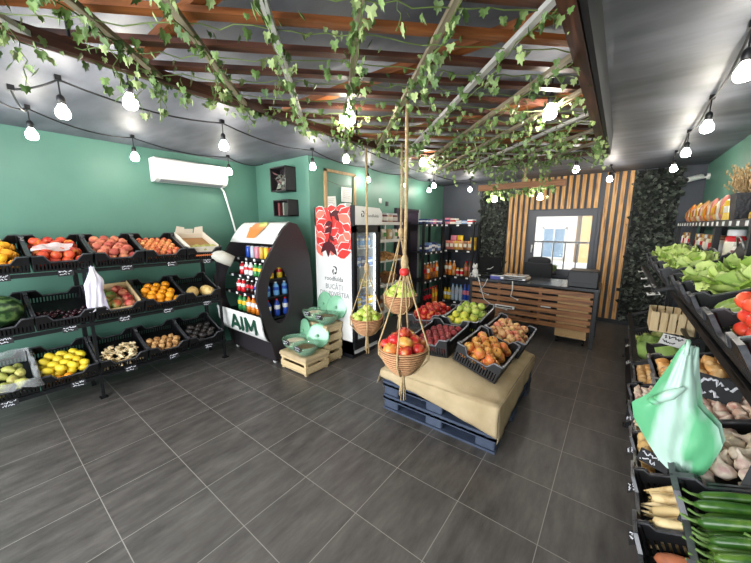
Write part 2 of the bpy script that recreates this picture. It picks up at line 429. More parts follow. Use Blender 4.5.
for i in range(-9, 16):
    c = Vector((-1, 2)) + u2*(i*.30); r_ = clip(c.x, c.y, u1.x, u1.y)
    if not r_: continue
    a = c+u1*r_[0]; e = c+u1*(r_[1]+random.uniform(.02, .12))
    mm = PALEW if i % 3 == 0 else BAMB
    beam('lath', (a.x, a.y, TZ-.005), (e.x, e.y, TZ-.005), .026, .02, mm)
    vines.append((a, e, 1))
for x in (TX0+.1, TX1-.05):
    for y in (TY0+.3, 2, TY1-.3):
        MB().tube([(x+1, y-2, 0), (x+1, y-2, ZC-TZ)], .006, 6).build('hanger_rod', BLACKM, tr)
IVY = leaf_mat('ivy_leaf', [rgb(66, 92, 48), rgb(116, 142, 78), rgb(90, 120, 62), rgb(172, 186, 122), rgb(110, 136, 92)], .5, .35)
VSTEM = mat('ivy_stem', rgb(98, 116, 58), .6)
IV = [(0, 0), (.3, -.16), (.52, .12), (.33, .34), (.4, .66), (.17, .62), (0, 1)]
def ivyleaf(b, o, s, M3):
    pts = IV + [(-x, y) for x, y in reversed(IV[1:-1])]
    vs = [(0, .38, .07)] + [(x, y, -.12*abs(x)) for x, y in pts]
    n_ = len(pts)
    b.add([o + M3 @ (Vector(v)*s) for v in vs], [(0, 1+i, 1+(i+1) % n_) for i in range(n_)])
def rrot(): return Euler((random.uniform(0, 2*PI), random.uniform(0, 2*PI), random.uniform(0, 2*PI))).to_matrix()
def hang(): return Matrix.Rotation(random.uniform(0, 2*PI), 3, 'Z') @ Matrix.Rotation(R(-90)+random.uniform(-.75, .75), 3, 'X')
def garland(a, e, z, dens, label, drops=0, sag=.015, leaf=(.020, .040)):
    a, e = Vector((a[0], a[1], z)), Vector((e[0], e[1], z)); L = (e-a).length
    N = max(4, int(L/.06)); pts = []
    for i in range(N+1):
        t = i/N
        pts.append(a.lerp(e, t) + Vector((random.uniform(-.012, .012), random.uniform(-.012, .012), random.uniform(-.008, .008)-sag*math.sin(PI*t*2)**2)))
    root = empty('ivy_garland', T(a), label, 'ivy garland', 'ivy garlands on the ceiling trellis')
    st = MB().tube([p-a for p in pts], .0024, 5); fo = MB()
    strands = [pts]
    for k in range(drops):
        p = random.choice(pts); q = [p]; ln = random.uniform(.08, .2)
        for j in range(1, 6): q.append(p + Vector((random.uniform(-.015, .015), random.uniform(-.015, .015), -ln*j/5)))
        strands.append(q); st.tube([x-a for x in q], .0018, 4)
    for q in strands:
        ln = sum((q[i+1]-q[i]).length for i in range(len(q)-1))
        for k in range(int(ln*40*dens)+1):
            i = random.randrange(len(q)-1); p = q[i].lerp(q[i+1], random.random()) + Vector((random.gauss(0, .022), random.gauss(0, .022), random.gauss(-.01, .02)))
            ivyleaf(fo, p-a, random.uniform(*leaf), hang())
    st.build('stem', VSTEM, root); fo.build('foliage', IVY, root)
vl = 0
for a, e, d in vines:
    garland(a, e, TZ-.03 if d == 1 else TZ+.0, d*1.15, 'trailing green ivy garland wound along a trellis bar', 3 if d == 1 else 1)
garland((TX0, .3), (TX0, 2.4), TZ-.02, 1.0, 'trailing green ivy garland wound along a trellis bar', 5)
garland((TX1, 2.9), (TX1, 3.85), TZ-.02, 1.2, 'trailing green ivy garland wound along a trellis bar', 4)
garland((TX0+.3, TY1), (TX1, TY1), TZ-.02, 1.6, 'trailing green ivy garland wound along a trellis bar', 8)

# ------------------------------------------------------------- bulbs and cables
BULB = emit_mat('glowing_bulb', (1, .93, .82, 1), 155)
BASE = mat('bulb_base', rgb(60, 60, 62), .4, .6)
bp_ = [(.006, -.058), (.02, -.056), (.029, -.046), (.0315, -.033), (.029, -.018), (.02, -.002), (.014, .012), (.013, .02)]
bulb_me = MB().lathe([(r_*1.15, z_*1.15) for r_, z_ in bp_], 16).mesh('glass', BULB, True)
sock_me = MB().lathe([(.014, .014), (.02, .016), (.021, .05), (.018, .062), (.008, .072), (.004, .075)], 14).mesh('socket', BLACKP, True)
def pendant(x, y, z, top, label):
    t = empty('pendant_bulb', T((x, y, z)), 'glowing bulb in black socket ' + label, 'light bulb')
    put('bulb', bulb_me, t); put('socket', sock_me, t)
    MB().tube([(0, 0, .07), (0, 0, top-z)], .004, 6).build('cord', CORD, t)
rowA = [(-3.66, .44, 'lowest at far left, above the upper left crates'), (-4.0, 1.19, 'hanging left of the air conditioner'), (-4.12, 2.24, 'hanging right of the air conditioner by the green wall')]
rowB = [(-2.81, .49, 'beside the looped cable above the left crates'), (-2.83, 1.51, 'hanging in front of the air conditioner corner'), (-2.97, 2.65, 'hanging by the wall corner near the black boxes'), (-3.14, 3.9, 'hanging over the white bread shelf'), (-2.99, 4.75, 'in front of the dark passage door'), (-3.08, 5.75, 'above the left bay of the drinks rack')]
rowC = [(-2.28, .69, 'largest on the left, beside the trellis edge'), (-2.36, 2.57, 'in front of the small wooden wall frame'), (-2.67, 5.15, 'before the charcoal corner near the drinks rack'), (-2.39, 6.11, 'alone before the charcoal wall beside the leaf panel')]
rowD = [(.372, 2.28, 'nearest above the right vegetable rack'), (.41, 3.33, 'second from the front above the right rack'), (.42, 4.36, 'third from the front above the right rack'), (.435, 5.42, 'farthest above the right rack before the leaf panel')]
rowE = [(-.52, 4.77, 'hanging just beyond the trellis over the desk'), (-.21, 6.03, 'hanging close to the wooden slats')]
rowF = [(-1.39, 1.55, 'hanging mid-trellis near the front basket rope'), (-1.72, 3.06, 'hanging at the far left end of the trellis'), (-.40, 2.2, 'hanging under the right side of the trellis')]
for row in (rowA, rowB, rowC, rowD, rowE):
    for x, y, s in row: pendant(x, y, 2.42, ZC-.03, s)
for x, y, s in rowF: pendant(x, y, 2.385, TZ+.15, s)
def cable(pts, label):
    q = []
    for i in range(len(pts)-1):
        a, e = Vector(pts[i]), Vector(pts[i+1])
        for k in range(8):
            t = k/8; q.append(a.lerp(e, t) - Vector((0, 0, .05*4*t*(1-t)*(1 if (a-e).length > .4 else .3))))
    q.append(Vector(pts[-1]))
    o = MB().tube([p-q[0] for p in q], .006, 6).build('light_cable', CORD, None, True, T(q[0])); tag(o, label, 'cable')
    k = MB()
    for p in pts[1:-1]: k.box(Vector(p)-q[0]+Vector((0, 0, .01)), (.03, .03, .03))
    k.build('ceiling_clip', BLACKP, o)
zc = ZC-.025
cable([(-3.3, .2, zc)]+[(x, y, zc) for x, y, s in rowA]+[(-4.2, 2.8, zc)], 'black light cable along the ceiling beside the left green wall')
cable([(-3.66, .44, zc-.01), (-2.95, .3, zc-.08), (-2.81, .49, zc)]+[(x, y, zc) for x, y, s in rowB[1:]]+[(-3.1, 6.7, zc)], 'black light cable running from the loop down the room left of the trellis')
cable([(.30, .9, zc)]+[(x, y, zc) for x, y, s in rowD]+[(.45, 6.3, zc)], 'black light cable along the ceiling above the right rack')
cable([(TX0-.1, 2.2, zc), (-2.36, 2.57, zc), (-2.67, 5.15, zc), (-2.39, 6.11, zc), (-2.2, 6.8, zc)], 'black light cable crossing the ceiling toward the charcoal wall')
cable([(-.3, 3.9, zc), (-.52, 4.77, zc), (-.21, 6.03, zc), (-.1, 6.8, zc)], 'black light cable from the trellis to the slatted wall')

# wooden beam lamp over the desk
by = 5.5
bl = empty('hanging_beam_lamp', T((-1.35, by, 2.33)), 'brown wooden beam with ivy and two bulbs hung on a rope over the desk', 'lamp')
MB().box((0, 0, 0), (1.28, .09, .09)).build('beam', wood_mat('brown_beam_wood', [rgb(112, 70, 40), rgb(160, 108, 66)], 'X', .55), bl)
for sx in (.08,):
    MB().tube([(sx, 0, .05), (sx, 0, ZC-2.33)], .016, 8).build('rope', ROPE, bl)
    MB().lathe([(.03, .04), (.045, .06), (.045, .1), (.03, .12)], 10, T((sx, 0, 0))).build('knot', ROPE, bl, True)
for bx in (-.37, .32):
    k = MB().tube([(bx, 0, 0), (bx, 0, -.08)], .004, 6).build('cord', CORD, bl)
    put('bulb', MB().lathe([(r*1.25, z*1.25) for r, z in bp_], 16).mesh('bulb', BULB, True), bl, T((bx, 0, -.165)))
    put('socket', sock_me, bl, T((bx, 0, -.155)))
fo = MB()
for k in range(150):
    x = random.choice((random.uniform(-.4, .5), random.gauss(-.35, .1), random.gauss(.2, .15)))
    ivyleaf(fo, Vector((x, random.uniform(-.06, .06), random.gauss(-.045, .06))), random.uniform(.05, .08), hang())
fo.build('foliage', IVY, bl)
# ------------------------------------------------------------- plastic crates
CW, CD, CH, CDP = .392, .458, .12, .588
def crate_body(w, d, h):
    b = MB(); t = .007
    b.b2((-w/2+.01, -d/2+.01, .004), (w/2-.01, d/2-.01, .011))
    for i in range(7): b.b2((-w/2+.03+i*(w-.06)/6.5, -d/2+.02, 0), (-w/2+.045+i*(w-.06)/6.5, d/2-.02, .004))
    def wall(L, M, dip):
        zb = h-.05 if dip else h-.042
        b.b2((-L/2, -t/2, 0), (L/2, t/2, .016), M)
        if zb > .085: b.b2((-L/2, -t/2, zb*.5-.003+.015), (L/2, t/2, zb*.5+.005+.015), M)
        nr = max(6, int(L/.024))
        for i in range(nr+1):
            x = -L/2+.01+i*(L-.02)/nr; b.b2((x-.006, -t/2, .016), (x+.006, t/2, zb), M)
        if dip: poly = [(-L/2, zb), (L/2, zb), (L/2, h+.025), (L/2-.07, h+.025), (L/2-.11, h-.035), (-L/2+.11, h-.035), (-L/2+.07, h+.025), (-L/2, h+.025)]
        else: poly = [(-L/2, zb), (L/2, zb), (L/2, h+.025), (L/2-.05, h+.025), (L/2-.07, h), (-L/2+.07, h), (-L/2+.05, h+.025), (-L/2, h+.025)]
        if dip:
            n = len(poly)
            for i0, i1, i2, i3 in ((0, 7, 6, 5), (0, 5, 4, 1), (1, 4, 3, 2)):
                q = [poly[k] for k in (i0, i1, i2, i3)]
                b.prism(q, -t/2, t/2, 'Y', M)
        else:
            b.b2((-L/2, -t/2, zb), (L/2, t/2, h), M)
            for s in (-1, 1): b.b2((s*(L/2-.03)-.03, -t/2, h), (s*(L/2-.03)+.03, t/2, h+.025), M)
    wall(w-.008, T((0, -d/2+t/2, 0)), True); wall(w-.008, T((0, d/2-t/2, 0)) @ RZ(180), True)
    wall(d-.008, T((w/2-t/2, 0, 0)) @ RZ(90), False); wall(d-.008, T((-w/2+t/2, 0, 0)) @ RZ(-90), False)
    for sx in (-1, 1):
        for sy in (-1, 1): b.rbox((sx*(w/2-.012), sy*(d/2-.012), h/2+.012), (.022, .022, h+.026), .008)
    return b
def crate_rim(w, d, h):
    b = MB(); o = .006
    def lip(pts, M):
        for i in range(len(pts)-1):
            p, q = pts[i], pts[i+1]; b.bar((p[0], 0, p[1]), (q[0], 0, q[1]), .016, .006, (0, 1, 0) if p[0] == q[0] else (0, 0, 1), M)
    L = w; dp = [(-L/2, h+.027), (-L/2+.07, h+.027), (-L/2+.11, h-.033), (L/2-.11, h-.033), (L/2-.07, h+.027), (L/2, h+.027)]
    lip(dp, T((0, -d/2+.001, 0))); lip(dp, T((0, d/2-.001, 0)))
    L = d; sd = [(-L/2, h+.027), (-L/2+.05, h+.027), (-L/2+.07, h+.002), (L/2-.07, h+.002), (L/2-.05, h+.027), (L/2, h+.027)]
    lip(sd, T((w/2-.001, 0, 0)) @ RZ(90)); lip(sd, T((-w/2+.001, 0, 0)) @ RZ(90))
    return b
RIMM = mat('crate_rim_plastic', rgb(52, 53, 57), .3, c2=rgb(88, 88, 92), scale=25)
crate_me = crate_body(CW, CD, CH).mesh('crate', BLACKP); rim_me = crate_rim(CW, CD, CH).mesh('rim', RIMM)
crate_t = crate_body(.585, .385, CH).mesh('crate', BLACKP); rim_t = crate_rim(.585, .385, CH).mesh('rim', RIMM)
RIMB = mat('pallet_crate_rim', rgb(150, 152, 158), .35, c2=rgb(90, 92, 100), scale=25)
crate_p = crate_body(CW, CDP, .135).mesh('crate', BLACKP)
rim_b = crate_rim(CW, CDP, .135).mesh('rim', RIMB)
def crate(M, label, group=None, wide=False, rim=None):
    o = put('plastic_crate', crate_p if rim else crate_t if wide else crate_me, None, M)
    put('rim', rim or (rim_t if wide else rim_me), o)
    return tag(o, label, 'crate', group or 'black plastic produce crates')

# ------------------------------------------------------------- racks
TILT = 22
TZL = {'top': 1.31, 'mid': .795, 'low': .255}
TZR = {'top': 1.225, 'mid': .785, 'low': .25}
OFR = {'top': .105, 'mid': .012, 'low': -.012}
def rack(name, M, posts, L0, L1, depth, tz, label, of=None, low=None):
    """local frame: x along the rack, y from the front edge to the wall"""
    t = empty(name, M, label, 'rack')
    k = math.tan(R(TILT))
    top = tz['top']; of = of or dict.fromkeys(tz, 0)
    for x in posts:
        MB().b2((x-.013, -.0, 0), (x+.013, .03, low or top-.01)).build('post', BLACKM, t)
        MB().b2((x-.018, depth-.035, 0), (x+.018, depth, top+depth*k)).build('post', BLACKM, t)
        MB().box((x, .014, .006), (.06, .06, .012)).build('foot', BLACKP, t)
        for q_, z in tz.items(): MB().bar((x, of[q_], z-.03), (x, depth, z-.03+(depth-of[q_])*k), .024, .024).build('arm', BLACKM, t)
    for q_, z in tz.items():
        f0 = of[q_]; f = MB().b2((L0, f0-.012, z-.04), (L1, f0-.004, z-.006)); f.b2((L0, f0-.012, z-.018), (L1, f0+.03, z-.012))
        f.build('front_rail', BLACKM, t)
        MB().b2((L0, depth-.03, z-.05+(depth-f0)*k), (L1, depth, z-.026+(depth-f0)*k)).build('rear_rail', BLACKM, t)
    return t
XR0 = -3.935
ML = T((XR0, 0, 0)) @ RZ(90)                 # left rack frame: +y to the wall, +x along +Y
rack('display_rack', ML, (-.55, .655, 1.90), -.57, 1.92, .435, TZL, 'long black metal three-tier rack of fruit crates along the left green wall')
MRr = T((.26, 0, 0)) @ RZ(-90)              # right rack frame: +x along -Y
rack('display_rack', MRr, (-3.22, -1.66, -.30), -3.24, -.28, .455, TZR, 'near black three-tier rack of vegetable crates along the right wall', OFR, .2)
rack('display_rack', T((.205, 0, 0)) @ RZ(-90), (-5.12, -3.27), -5.14, -3.25, .385, {'top': 1.225, 'mid': .60, 'low': .25}, 'far black three-tier rack of lettuce and cabbage crates on the right', {'top': .06, 'mid': .0, 'low': -.0}, .2)
def slotL(tier, y, d=CD): return T((XR0+.004, y, TZL[tier])) @ RZ(90) @ RX(TILT) @ T((0, d/2, 0))
def slotR(tier, y, d=CD, x=.26): return T((x-.004+OFR[tier], y, TZR[tier]+.004)) @ RZ(-90) @ RX(TILT) @ T((0, d/2, 0))

# ------------------------------------------------------------- chalk price cards
def scribble(w, h, seed, lines=2):
    rd = random.Random(seed); b = MB()
    for k in range(lines):
        z0 = h*(.22-.44*k) if lines == 2 else 0; x = -w*.4; pts = []
        e = w*(.4 if k == 0 else rd.uniform(.1, .35))
        while x < e:
            pts.append((x, -.0012, z0+rd.uniform(-1, 1)*h*.15)); x += w*rd.uniform(.025, .06)
        cut = sorted(rd.sample(range(2, len(pts)-2), 2)) if len(pts) > 7 else []
        seg = []; i0 = 0
        for c in cut+[len(pts)]: seg.append(pts[i0:c]); i0 = c
        for s_ in seg:
            if len(s_) > 1: b.tube(s_, h*.045, 4)
    return b
seedn = [0]
def card(M, label, w=.105, h=.056, pale=False, group=None, lines=2):
    o = MB().rbox((0, 0, 0), (w, .0016, h), .0007).build('price_card', PALECARD if pale else CARD, None, M=M)
    seedn[0] += 1
    scribble(w, h, seedn[0], lines).build('chalk_writing', CARD if pale else CHALK, o)
    return tag(o, label, 'price card', group)

# ------------------------------------------------------------- produce meshes
def roundfruit(r, sq=.92, dim=.16, n=14, bot=.06, lob=0, groove=0):
    prof = []
    N = 10
    for i in range(N+1):
        ph = -PI/2+PI*i/N; rr = math.cos(ph)*r; z = math.sin(ph)*r*sq
        if i > N*.5: z -= dim*r*math.exp(-(rr/(.38*r))**2)
        if i < N*.3: z += bot*r*math.exp(-(rr/(.3*r))**2)
        prof.append((max(rr, .0004), z))
    def wob(t, i):
        q = 1+lob*math.cos(5*t)
        if groove: q -= groove*math.exp(-((t-PI)/.22)**2)
        return q
    return MB().lathe(prof, n, None, True, wob)
def stem_mb(r, L=.5, th=.05): return MB().tube([(0, 0, r*.68), (r*.05, 0, r*(.7+L*.5)), (r*.14, 0, r*(.7+L))], r*th, 5)
def longfruit(r, k, pw=1.0, tip=0, bend=0, n=10, seg=10, neck=0):
    """elongated along X: half length r*k"""
    pts = []; rs = []
    for i in range(seg+1):
        t = -1+2*i/seg
        q = max(.04, (1-abs(t)**2.2)**.5) if abs(t) < 1 else .04
        if neck: q *= 1-neck*max(0, t)**1.2
        if tip and abs(t) > .82: q = max(q, .22*(1.12-abs(t))/.3) if tip else q
        pts.append((t*r*k, bend*r*(t*t-.4), 0)); rs.append(r*q)
    return MB().tube(pts, rs, n)
def lumpy(r, sc=(1, 1, 1), amp=.3, fr=1.6, seed=0, nu=12, nv=8):
    return MB().ell((0, 0, 0), (r*sc[0], r*sc[1], r*sc[2]), nu, nv, None, lambda d: 1+amp*noise.noise(d*fr+Vector((seed, seed*1.7, 3))))
F = {}
def fr(key, name, mb, m, kids=()): F[key] = (name, mb.mesh(name, m, True), [(a, k.mesh(a, mm, True)) for a, k, mm in kids])
apple_mb = roundfruit(.036, .9, .3, bot=.12)
def apple(key, m): fr(key, 'apple', roundfruit(.036, .9, .3, bot=.12), m, [('stem', stem_mb(.036), BROWN)])
apple('red_apple', fruit_mat('red_apple_skin', [rgb(170, 24, 30), rgb(200, 40, 40)], rgb(214, 130, 70), .28, 18, .5, .68))
apple('blush_apple', fruit_mat('blush_apple_skin', [rgb(206, 62, 48), rgb(224, 150, 70), rgb(216, 96, 62)], rgb(228, 174, 84), .3, 20, .44, .62))
apple('green_apple', fruit_mat('green_apple_skin', [rgb(150, 182, 66), rgb(186, 208, 92)], rgb(206, 212, 110), .3, 12))
apple('yellow_apple', fruit_mat('yellow_apple_skin', [rgb(206, 204, 72), rgb(226, 208, 84), rgb(176, 196, 70)], rgb(190, 204, 80), .3, 12))
apple('pale_apple', fruit_mat('pale_apple_skin', [rgb(226, 176, 120), rgb(232, 196, 130), rgb(216, 130, 100)], rgb(206, 92, 76), .35, 22, .48, .66))
fr('nectarine', 'nectarine', roundfruit(.042, .95, .2, groove=.07), fruit_mat('nectarine_skin', [rgb(176, 40, 34), rgb(214, 80, 46), rgb(196, 56, 44)], rgb(232, 156, 70), .35, 16, .55, .7))
fr('pink_peach', 'peach', roundfruit(.042, .95, .2, groove=.07), fruit_mat('pink_peach_skin', [rgb(178, 84, 74), rgb(206, 118, 96), rgb(160, 66, 66)], rgb(222, 152, 110), .8, 16, .5, .7, spec=.2))
fr('yellow_peach', 'peach', roundfruit(.042, .95, .2, groove=.07), fruit_mat('yellow_peach_skin', [rgb(236, 176, 40), rgb(240, 160, 44)], rgb(226, 120, 40), .6, 14, .55, .75, spec=.3))
fr('apricot', 'apricot', roundfruit(.030, .95, .2, groove=.08, n=10), fruit_mat('apricot_skin', [rgb(206, 96, 70), rgb(232, 140, 84), rgb(190, 70, 60)], rgb(236, 176, 110), .6, 20, .5, .7, spec=.3))
fr('plum', 'plum', roundfruit(.029, 1.0, .15, groove=.05, n=10), fruit_mat('plum_skin', [rgb(120, 30, 36), rgb(150, 46, 48), rgb(100, 24, 34)], rgb(176, 84, 78), .45, 16, .5, .75))
fr('dark_plum', 'dark_plum', roundfruit(.022, 1.0, .15, n=10), fruit_mat('dark_plum_skin', [rgb(36, 16, 24), rgb(56, 22, 30)], None, .25))
fr('orange', 'orange', roundfruit(.043, .97, .06), fruit_mat('orange_peel', [rgb(240, 150, 20), rgb(246, 168, 36)], None, .4, bump=.12, bscale=260))
fr('lemon', 'lemon', longfruit(.037, 1.25, tip=1), fruit_mat('lemon_peel', [rgb(236, 206, 40), rgb(244, 216, 62), rgb(232, 190, 36)], None, .38, bump=.1, bscale=220))
fr('mandarin', 'mandarin', roundfruit(.034, .9, .06), F['orange'][1].materials[0])
fr('pear', 'pear', longfruit(.038, 1.5, neck=.55), fruit_mat('pear_skin', [rgb(150, 152, 76), rgb(186, 182, 98), rgb(164, 168, 84)], rgb(150, 130, 74), .5, 20, .55, .7), [('stem', MB().tube([(.05, 0, 0), (.07, .004, 0)], .0025, 5), BROWN)])
fr('tomato', 'tomato', roundfruit(.037, .8, .2, lob=.02), fruit_mat('tomato_skin', [rgb(214, 46, 32), rgb(228, 70, 44)], rgb(236, 96, 60), .2, 10), [('calyx', MB().add([(0, 0, .03)]+[(.016*math.cos(k*PI/5)*(1 if k % 2 else .25), .016*math.sin(k*PI/5)*(1 if k % 2 else .25), .0275+(.003 if k % 2 else 0)) for k in range(10)], [(0, 1+k, 1+(k+1) % 10) for k in range(10)]), mat('calyx_green', rgb(70, 110, 40), .6))])
def mango_m(): return fruit_mat('mango_skin', [rgb(96, 130, 60), rgb(150, 150, 70)], rgb(190, 84, 60), .35, 9, .5, .66)
fr('mango', 'mango', longfruit(.045, 1.45, bend=.15), mango_m())
fr('pomegranate', 'pomegranate', roundfruit(.045, .95, .05), fruit_mat('pomegranate_skin', [rgb(168, 44, 52), rgb(186, 70, 64)], rgb(204, 120, 90), .45, 12), [('crown', MB().lathe([(.010, .038), (.012, .05), (.018, .06), (.012, .052)], 8), mat('crown_red', rgb(150, 60, 50), .6))])
fr('melon', 'melon', longfruit(.068, 1.35), fruit_mat('melon_skin', [rgb(222, 190, 120), rgb(232, 204, 140)], rgb(208, 172, 100), .55, 20))
m, nt, b, n, l = new_mat('watermelon_skin')
tc = n.new('ShaderNodeTexCoord'); nz = n.new('ShaderNodeTexWave'); nz.bands_direction = 'Y'; nz.inputs['Scale'].default_value = 5; nz.inputs['Distortion'].default_value = 7; nz.inputs['Detail'].default_value = 3; nz.inputs['Detail Scale'].default_value = 2.5
l.new(tc.outputs['Object'], nz.inputs['Vector']); rp = ramp(n, [rgb(28, 50, 28), rgb(52, 84, 44), rgb(104, 132, 78)]); l.new(nz.outputs['Fac'], rp.inputs['Fac']); l.new(rp.outputs['Color'], b.inputs['Base Color']); b.inputs['Roughness'].default_value = .3
fr('watermelon', 'watermelon', longfruit(.135, 1.25, n=24, seg=18), m, [('stem', MB().tube([(.166, 0, 0), (.19, .01, .006)], .005, 6), BROWN)])
WAL = fruit_mat('walnut_shell', [rgb(176, 130, 80), rgb(206, 164, 110)], rgb(140, 96, 56), .7, 40, .5, .65, .3, 120, spec=.2)
fr('walnut', 'potato', lumpy(.035, (1.1, 1, .95), .12, 2), WAL)
fr('avocado', 'avocado', longfruit(.036, 1.4, neck=.3), fruit_mat('avocado_skin', [rgb(34, 30, 30), rgb(52, 44, 40)], None, .35, bump=.3, bscale=200))
GING = fruit_mat('ginger_skin', [rgb(222, 196, 150), rgb(236, 216, 176)], rgb(200, 164, 116), .7, 30, .55, .7, .2, spec=.2)
def ginger_mb(s):
    b = MB(); rd = random.Random(s); p = Vector((-.045, 0, 0))
    pts = [p]
    for i in range(4): p = p+Vector((.024, rd.uniform(-.012, .012), rd.uniform(-.004, .004))); pts.append(p)
    b.tube(pts, [.008, .014, .011, .015, .006], 8)
    for i in (1, 2, 3):
        q = pts[i]; e = q+Vector((rd.uniform(-.01, .015), rd.choice((-1, 1))*.03, .005)); b.tube([q, q.lerp(e, .5), e], [.011, .013, .005], 7)
    return b
fr('ginger', 'ginger_root', ginger_mb(3), GING)
fr('potato', 'potato', lumpy(.034, (1.35, 1, .85), .22, 1.4, 2), fruit_mat('potato_skin', [rgb(206, 168, 108), rgb(222, 188, 130)], rgb(176, 134, 84), .7, 16, .55, .7, spec=.2))
fr('onion', 'onion', roundfruit(.034, .9, -.35, bot=-.2), fruit_mat('onion_skin', [rgb(196, 132, 64), rgb(214, 160, 92)], rgb(226, 186, 130), .4, 18))
fr('parsnip', 'parsnip', MB().tube([(-.1, 0, 0), (-.09, 0, 0), (-.04, .004, 0), (.03, .002, 0), (.1, -.006, 0), (.14, -.012, 0)], [.006, .021, .023, .016, .008, .002], 10), fruit_mat('parsnip_skin', [rgb(226, 196, 138), rgb(240, 216, 166)], rgb(206, 166, 106), .6, 24, .55, .72, .12, 90), [('crown', MB().tube([(-.098, 0, 0), (-.112, 0, .003)], [.008, .005], 6), mat('crown_tan', rgb(150, 126, 76), .8))])
fr('carrot', 'sweet_potato', longfruit(.03, 2.3, bend=.3), fruit_mat('sweet_potato_skin', [rgb(168, 96, 62), rgb(190, 120, 80)], rgb(140, 78, 54), .65, 18, .5, .7))
def garlic_mb():
    prof = [(.0005, -.024), (.012, -.025), (.026, -.016), (.031, -.002), (.025, .014), (.012, .024), (.006, .034), (.005, .05), (.003, .056)]
    return MB().lathe(prof, 14, None, True, lambda t, i: 1+(.09 if 1 < i < 6 else 0)*math.cos(7*t))
fr('garlic', 'garlic_bulb', garlic_mb(), fruit_mat('garlic_skin', [rgb(224, 206, 180), rgb(232, 218, 200)], rgb(196, 160, 150), .6, 20, .52, .68), [('roots', lumpy(.008, (1, 1, .5), .3, 3).__class__().ell((0, 0, -.026), (.010, .010, .004), 8, 4), mat('garlic_roots', rgb(170, 140, 100), .9))])
fr('pink_garlic', 'shallot', roundfruit(.025, 1.0, -.6, bot=-.2, n=10), fruit_mat('shallot_skin', [rgb(222, 190, 166), rgb(190, 126, 110), rgb(226, 204, 178)], rgb(236, 218, 200), .45, 20))
fr('pepper', 'long_green_pepper', MB().tube([(-.1, 0, 0), (-.085, 0, 0), (-.04, .006, .002), (.02, .012, .003), (.08, .01, .001), (.13, -.004, -.003)], [.005, .013, .0145, .013, .009, .002], 10), fruit_mat('green_pepper_skin', [rgb(44, 80, 24), rgb(104, 134, 52), rgb(60, 98, 32)], rgb(46, 84, 28), .3, 20, .45, .6, bump=.03), [('stem', MB().tube([(-.096, 0, 0), (-.115, 0, .004), (-.13, .006, .012)], [.006, .0035, .0035], 6), mat('pepper_stem', rgb(96, 124, 60), .6))])
fr('cucumber', 'zucchini', longfruit(.024, 4.4, bend=.35, n=12), fruit_mat('zucchini_skin', [rgb(70, 112, 42), rgb(150, 170, 74), rgb(96, 136, 54)], rgb(150, 176, 90), .35, 40, .5, .65))
fr('marrow', 'marrow', longfruit(.045, 3.2, neck=.25, bend=.2, n=12), fruit_mat('marrow_skin', [rgb(176, 184, 104), rgb(198, 200, 130)], rgb(150, 168, 88), .4, 18))

def put_fruit(key, M, label, cat, group):
    name, me, kids = F[key]
    o = put(name, me, None, M); tag(o, label, cat, group)
    for a, k in kids: put(a, k, o)
    return o
def heap(key, M, label, cat, group, r, w=CW-.03, d=CD-.03, base=.03, layers=2, ylo=-1, yhi=1, xlo=-1, xhi=1, orient='any', el=1.0, jit=.12, shell=True, seed=1, drop=0, asp=1.0, lay=.62):
    """layers of produce resting in a crate; el = how much longer than wide (along x or y)"""
    rd = random.Random(seed)
    sx = 2*r*1.02*el; sy = 2*r*.9*asp
    X0, X1, Y0, Y1 = xlo*w/2, xhi*w/2, ylo*d/2, yhi*d/2
    for k in range(layers):
        ins = k*r*.3; row = 0; y = Y0+r*asp+ins
        z = base+r*.9+k*2*r*lay
        while y <= Y1-r*asp-ins+1e-6:
            x = X0+r*el+ins+(sx/2 if row % 2 else 0)
            while x <= X1-r*el-ins+1e-6:
                edge = min(x-X0, X1-x, y-Y0, Y1-y)
                if not (shell and k < layers-1 and edge > r*2.3*max(1, el*.8)) and rd.random() >= drop:
                    p = Vector((x+rd.uniform(-1, 1)*r*jit, y+rd.uniform(-1, 1)*r*jit, z+rd.uniform(-1, 1)*r*jit*.5))
                    if orient == 'any': q = Euler((rd.uniform(-.9, .9), rd.uniform(-.9, .9), rd.uniform(0, 6.28)))
                    elif orient == 'x': q = Euler((rd.uniform(0, 6.28), rd.uniform(-.15, .15), rd.choice((0, PI))+rd.uniform(-.2, .2)))
                    elif orient == 'x1': q = Euler((rd.uniform(-.3, .3), rd.uniform(-.08, .08), rd.uniform(-.1, .1)))
                    elif orient == 'flat': q = Euler((rd.uniform(-.4, .4), rd.uniform(-.3, .3), rd.uniform(0, 6.28)))
                    s = rd.uniform(.92, 1.04)
                    put_fruit(key, M @ T(p) @ q.to_matrix().to_4x4() @ Matrix.Scale(s, 4), label, cat, group)
                x += sx
            y += sy; row += 1

# ------------------------------------------------------------- left rack contents
YT = {'top': [.125, .53, .94, 1.345, 1.745], 'mid': [.085, .485, .885, 1.285, 1.685], 'low': [.045, .445, .86, 1.265, 1.67]}
seed = 11
def crateL(tier, c, what): return crate(slotL(tier, YT[tier][c]), 'black plastic crate %s, %s tier of left rack' % (what, {'top': 'top', 'mid': 'middle', 'low': 'bottom'}[tier]))
BAG = glass_mat('white_film', rgb(236, 238, 240), .35, .62)
crateL('top', 0, 'of yellow peaches'); heap('yellow_peach', slotL('top', YT['top'][0]), 'yellow peach in the leftmost top crate of the left rack', 'peach', 'yellow peaches', .042, seed=1)
crateL('top', 1, 'of red nectarines with a crumpled bag'); heap('nectarine', slotL('top', YT['top'][1]), 'red nectarine in the top crate with the white bag', 'nectarine', 'red nectarines', .042, seed=2)
crateL('top', 2, 'of dusty pink peaches'); heap('pink_peach', slotL('top', YT['top'][2]), 'dusty pink peach in the third top crate of the left rack', 'peach', 'dusty pink peaches', .042, seed=3)
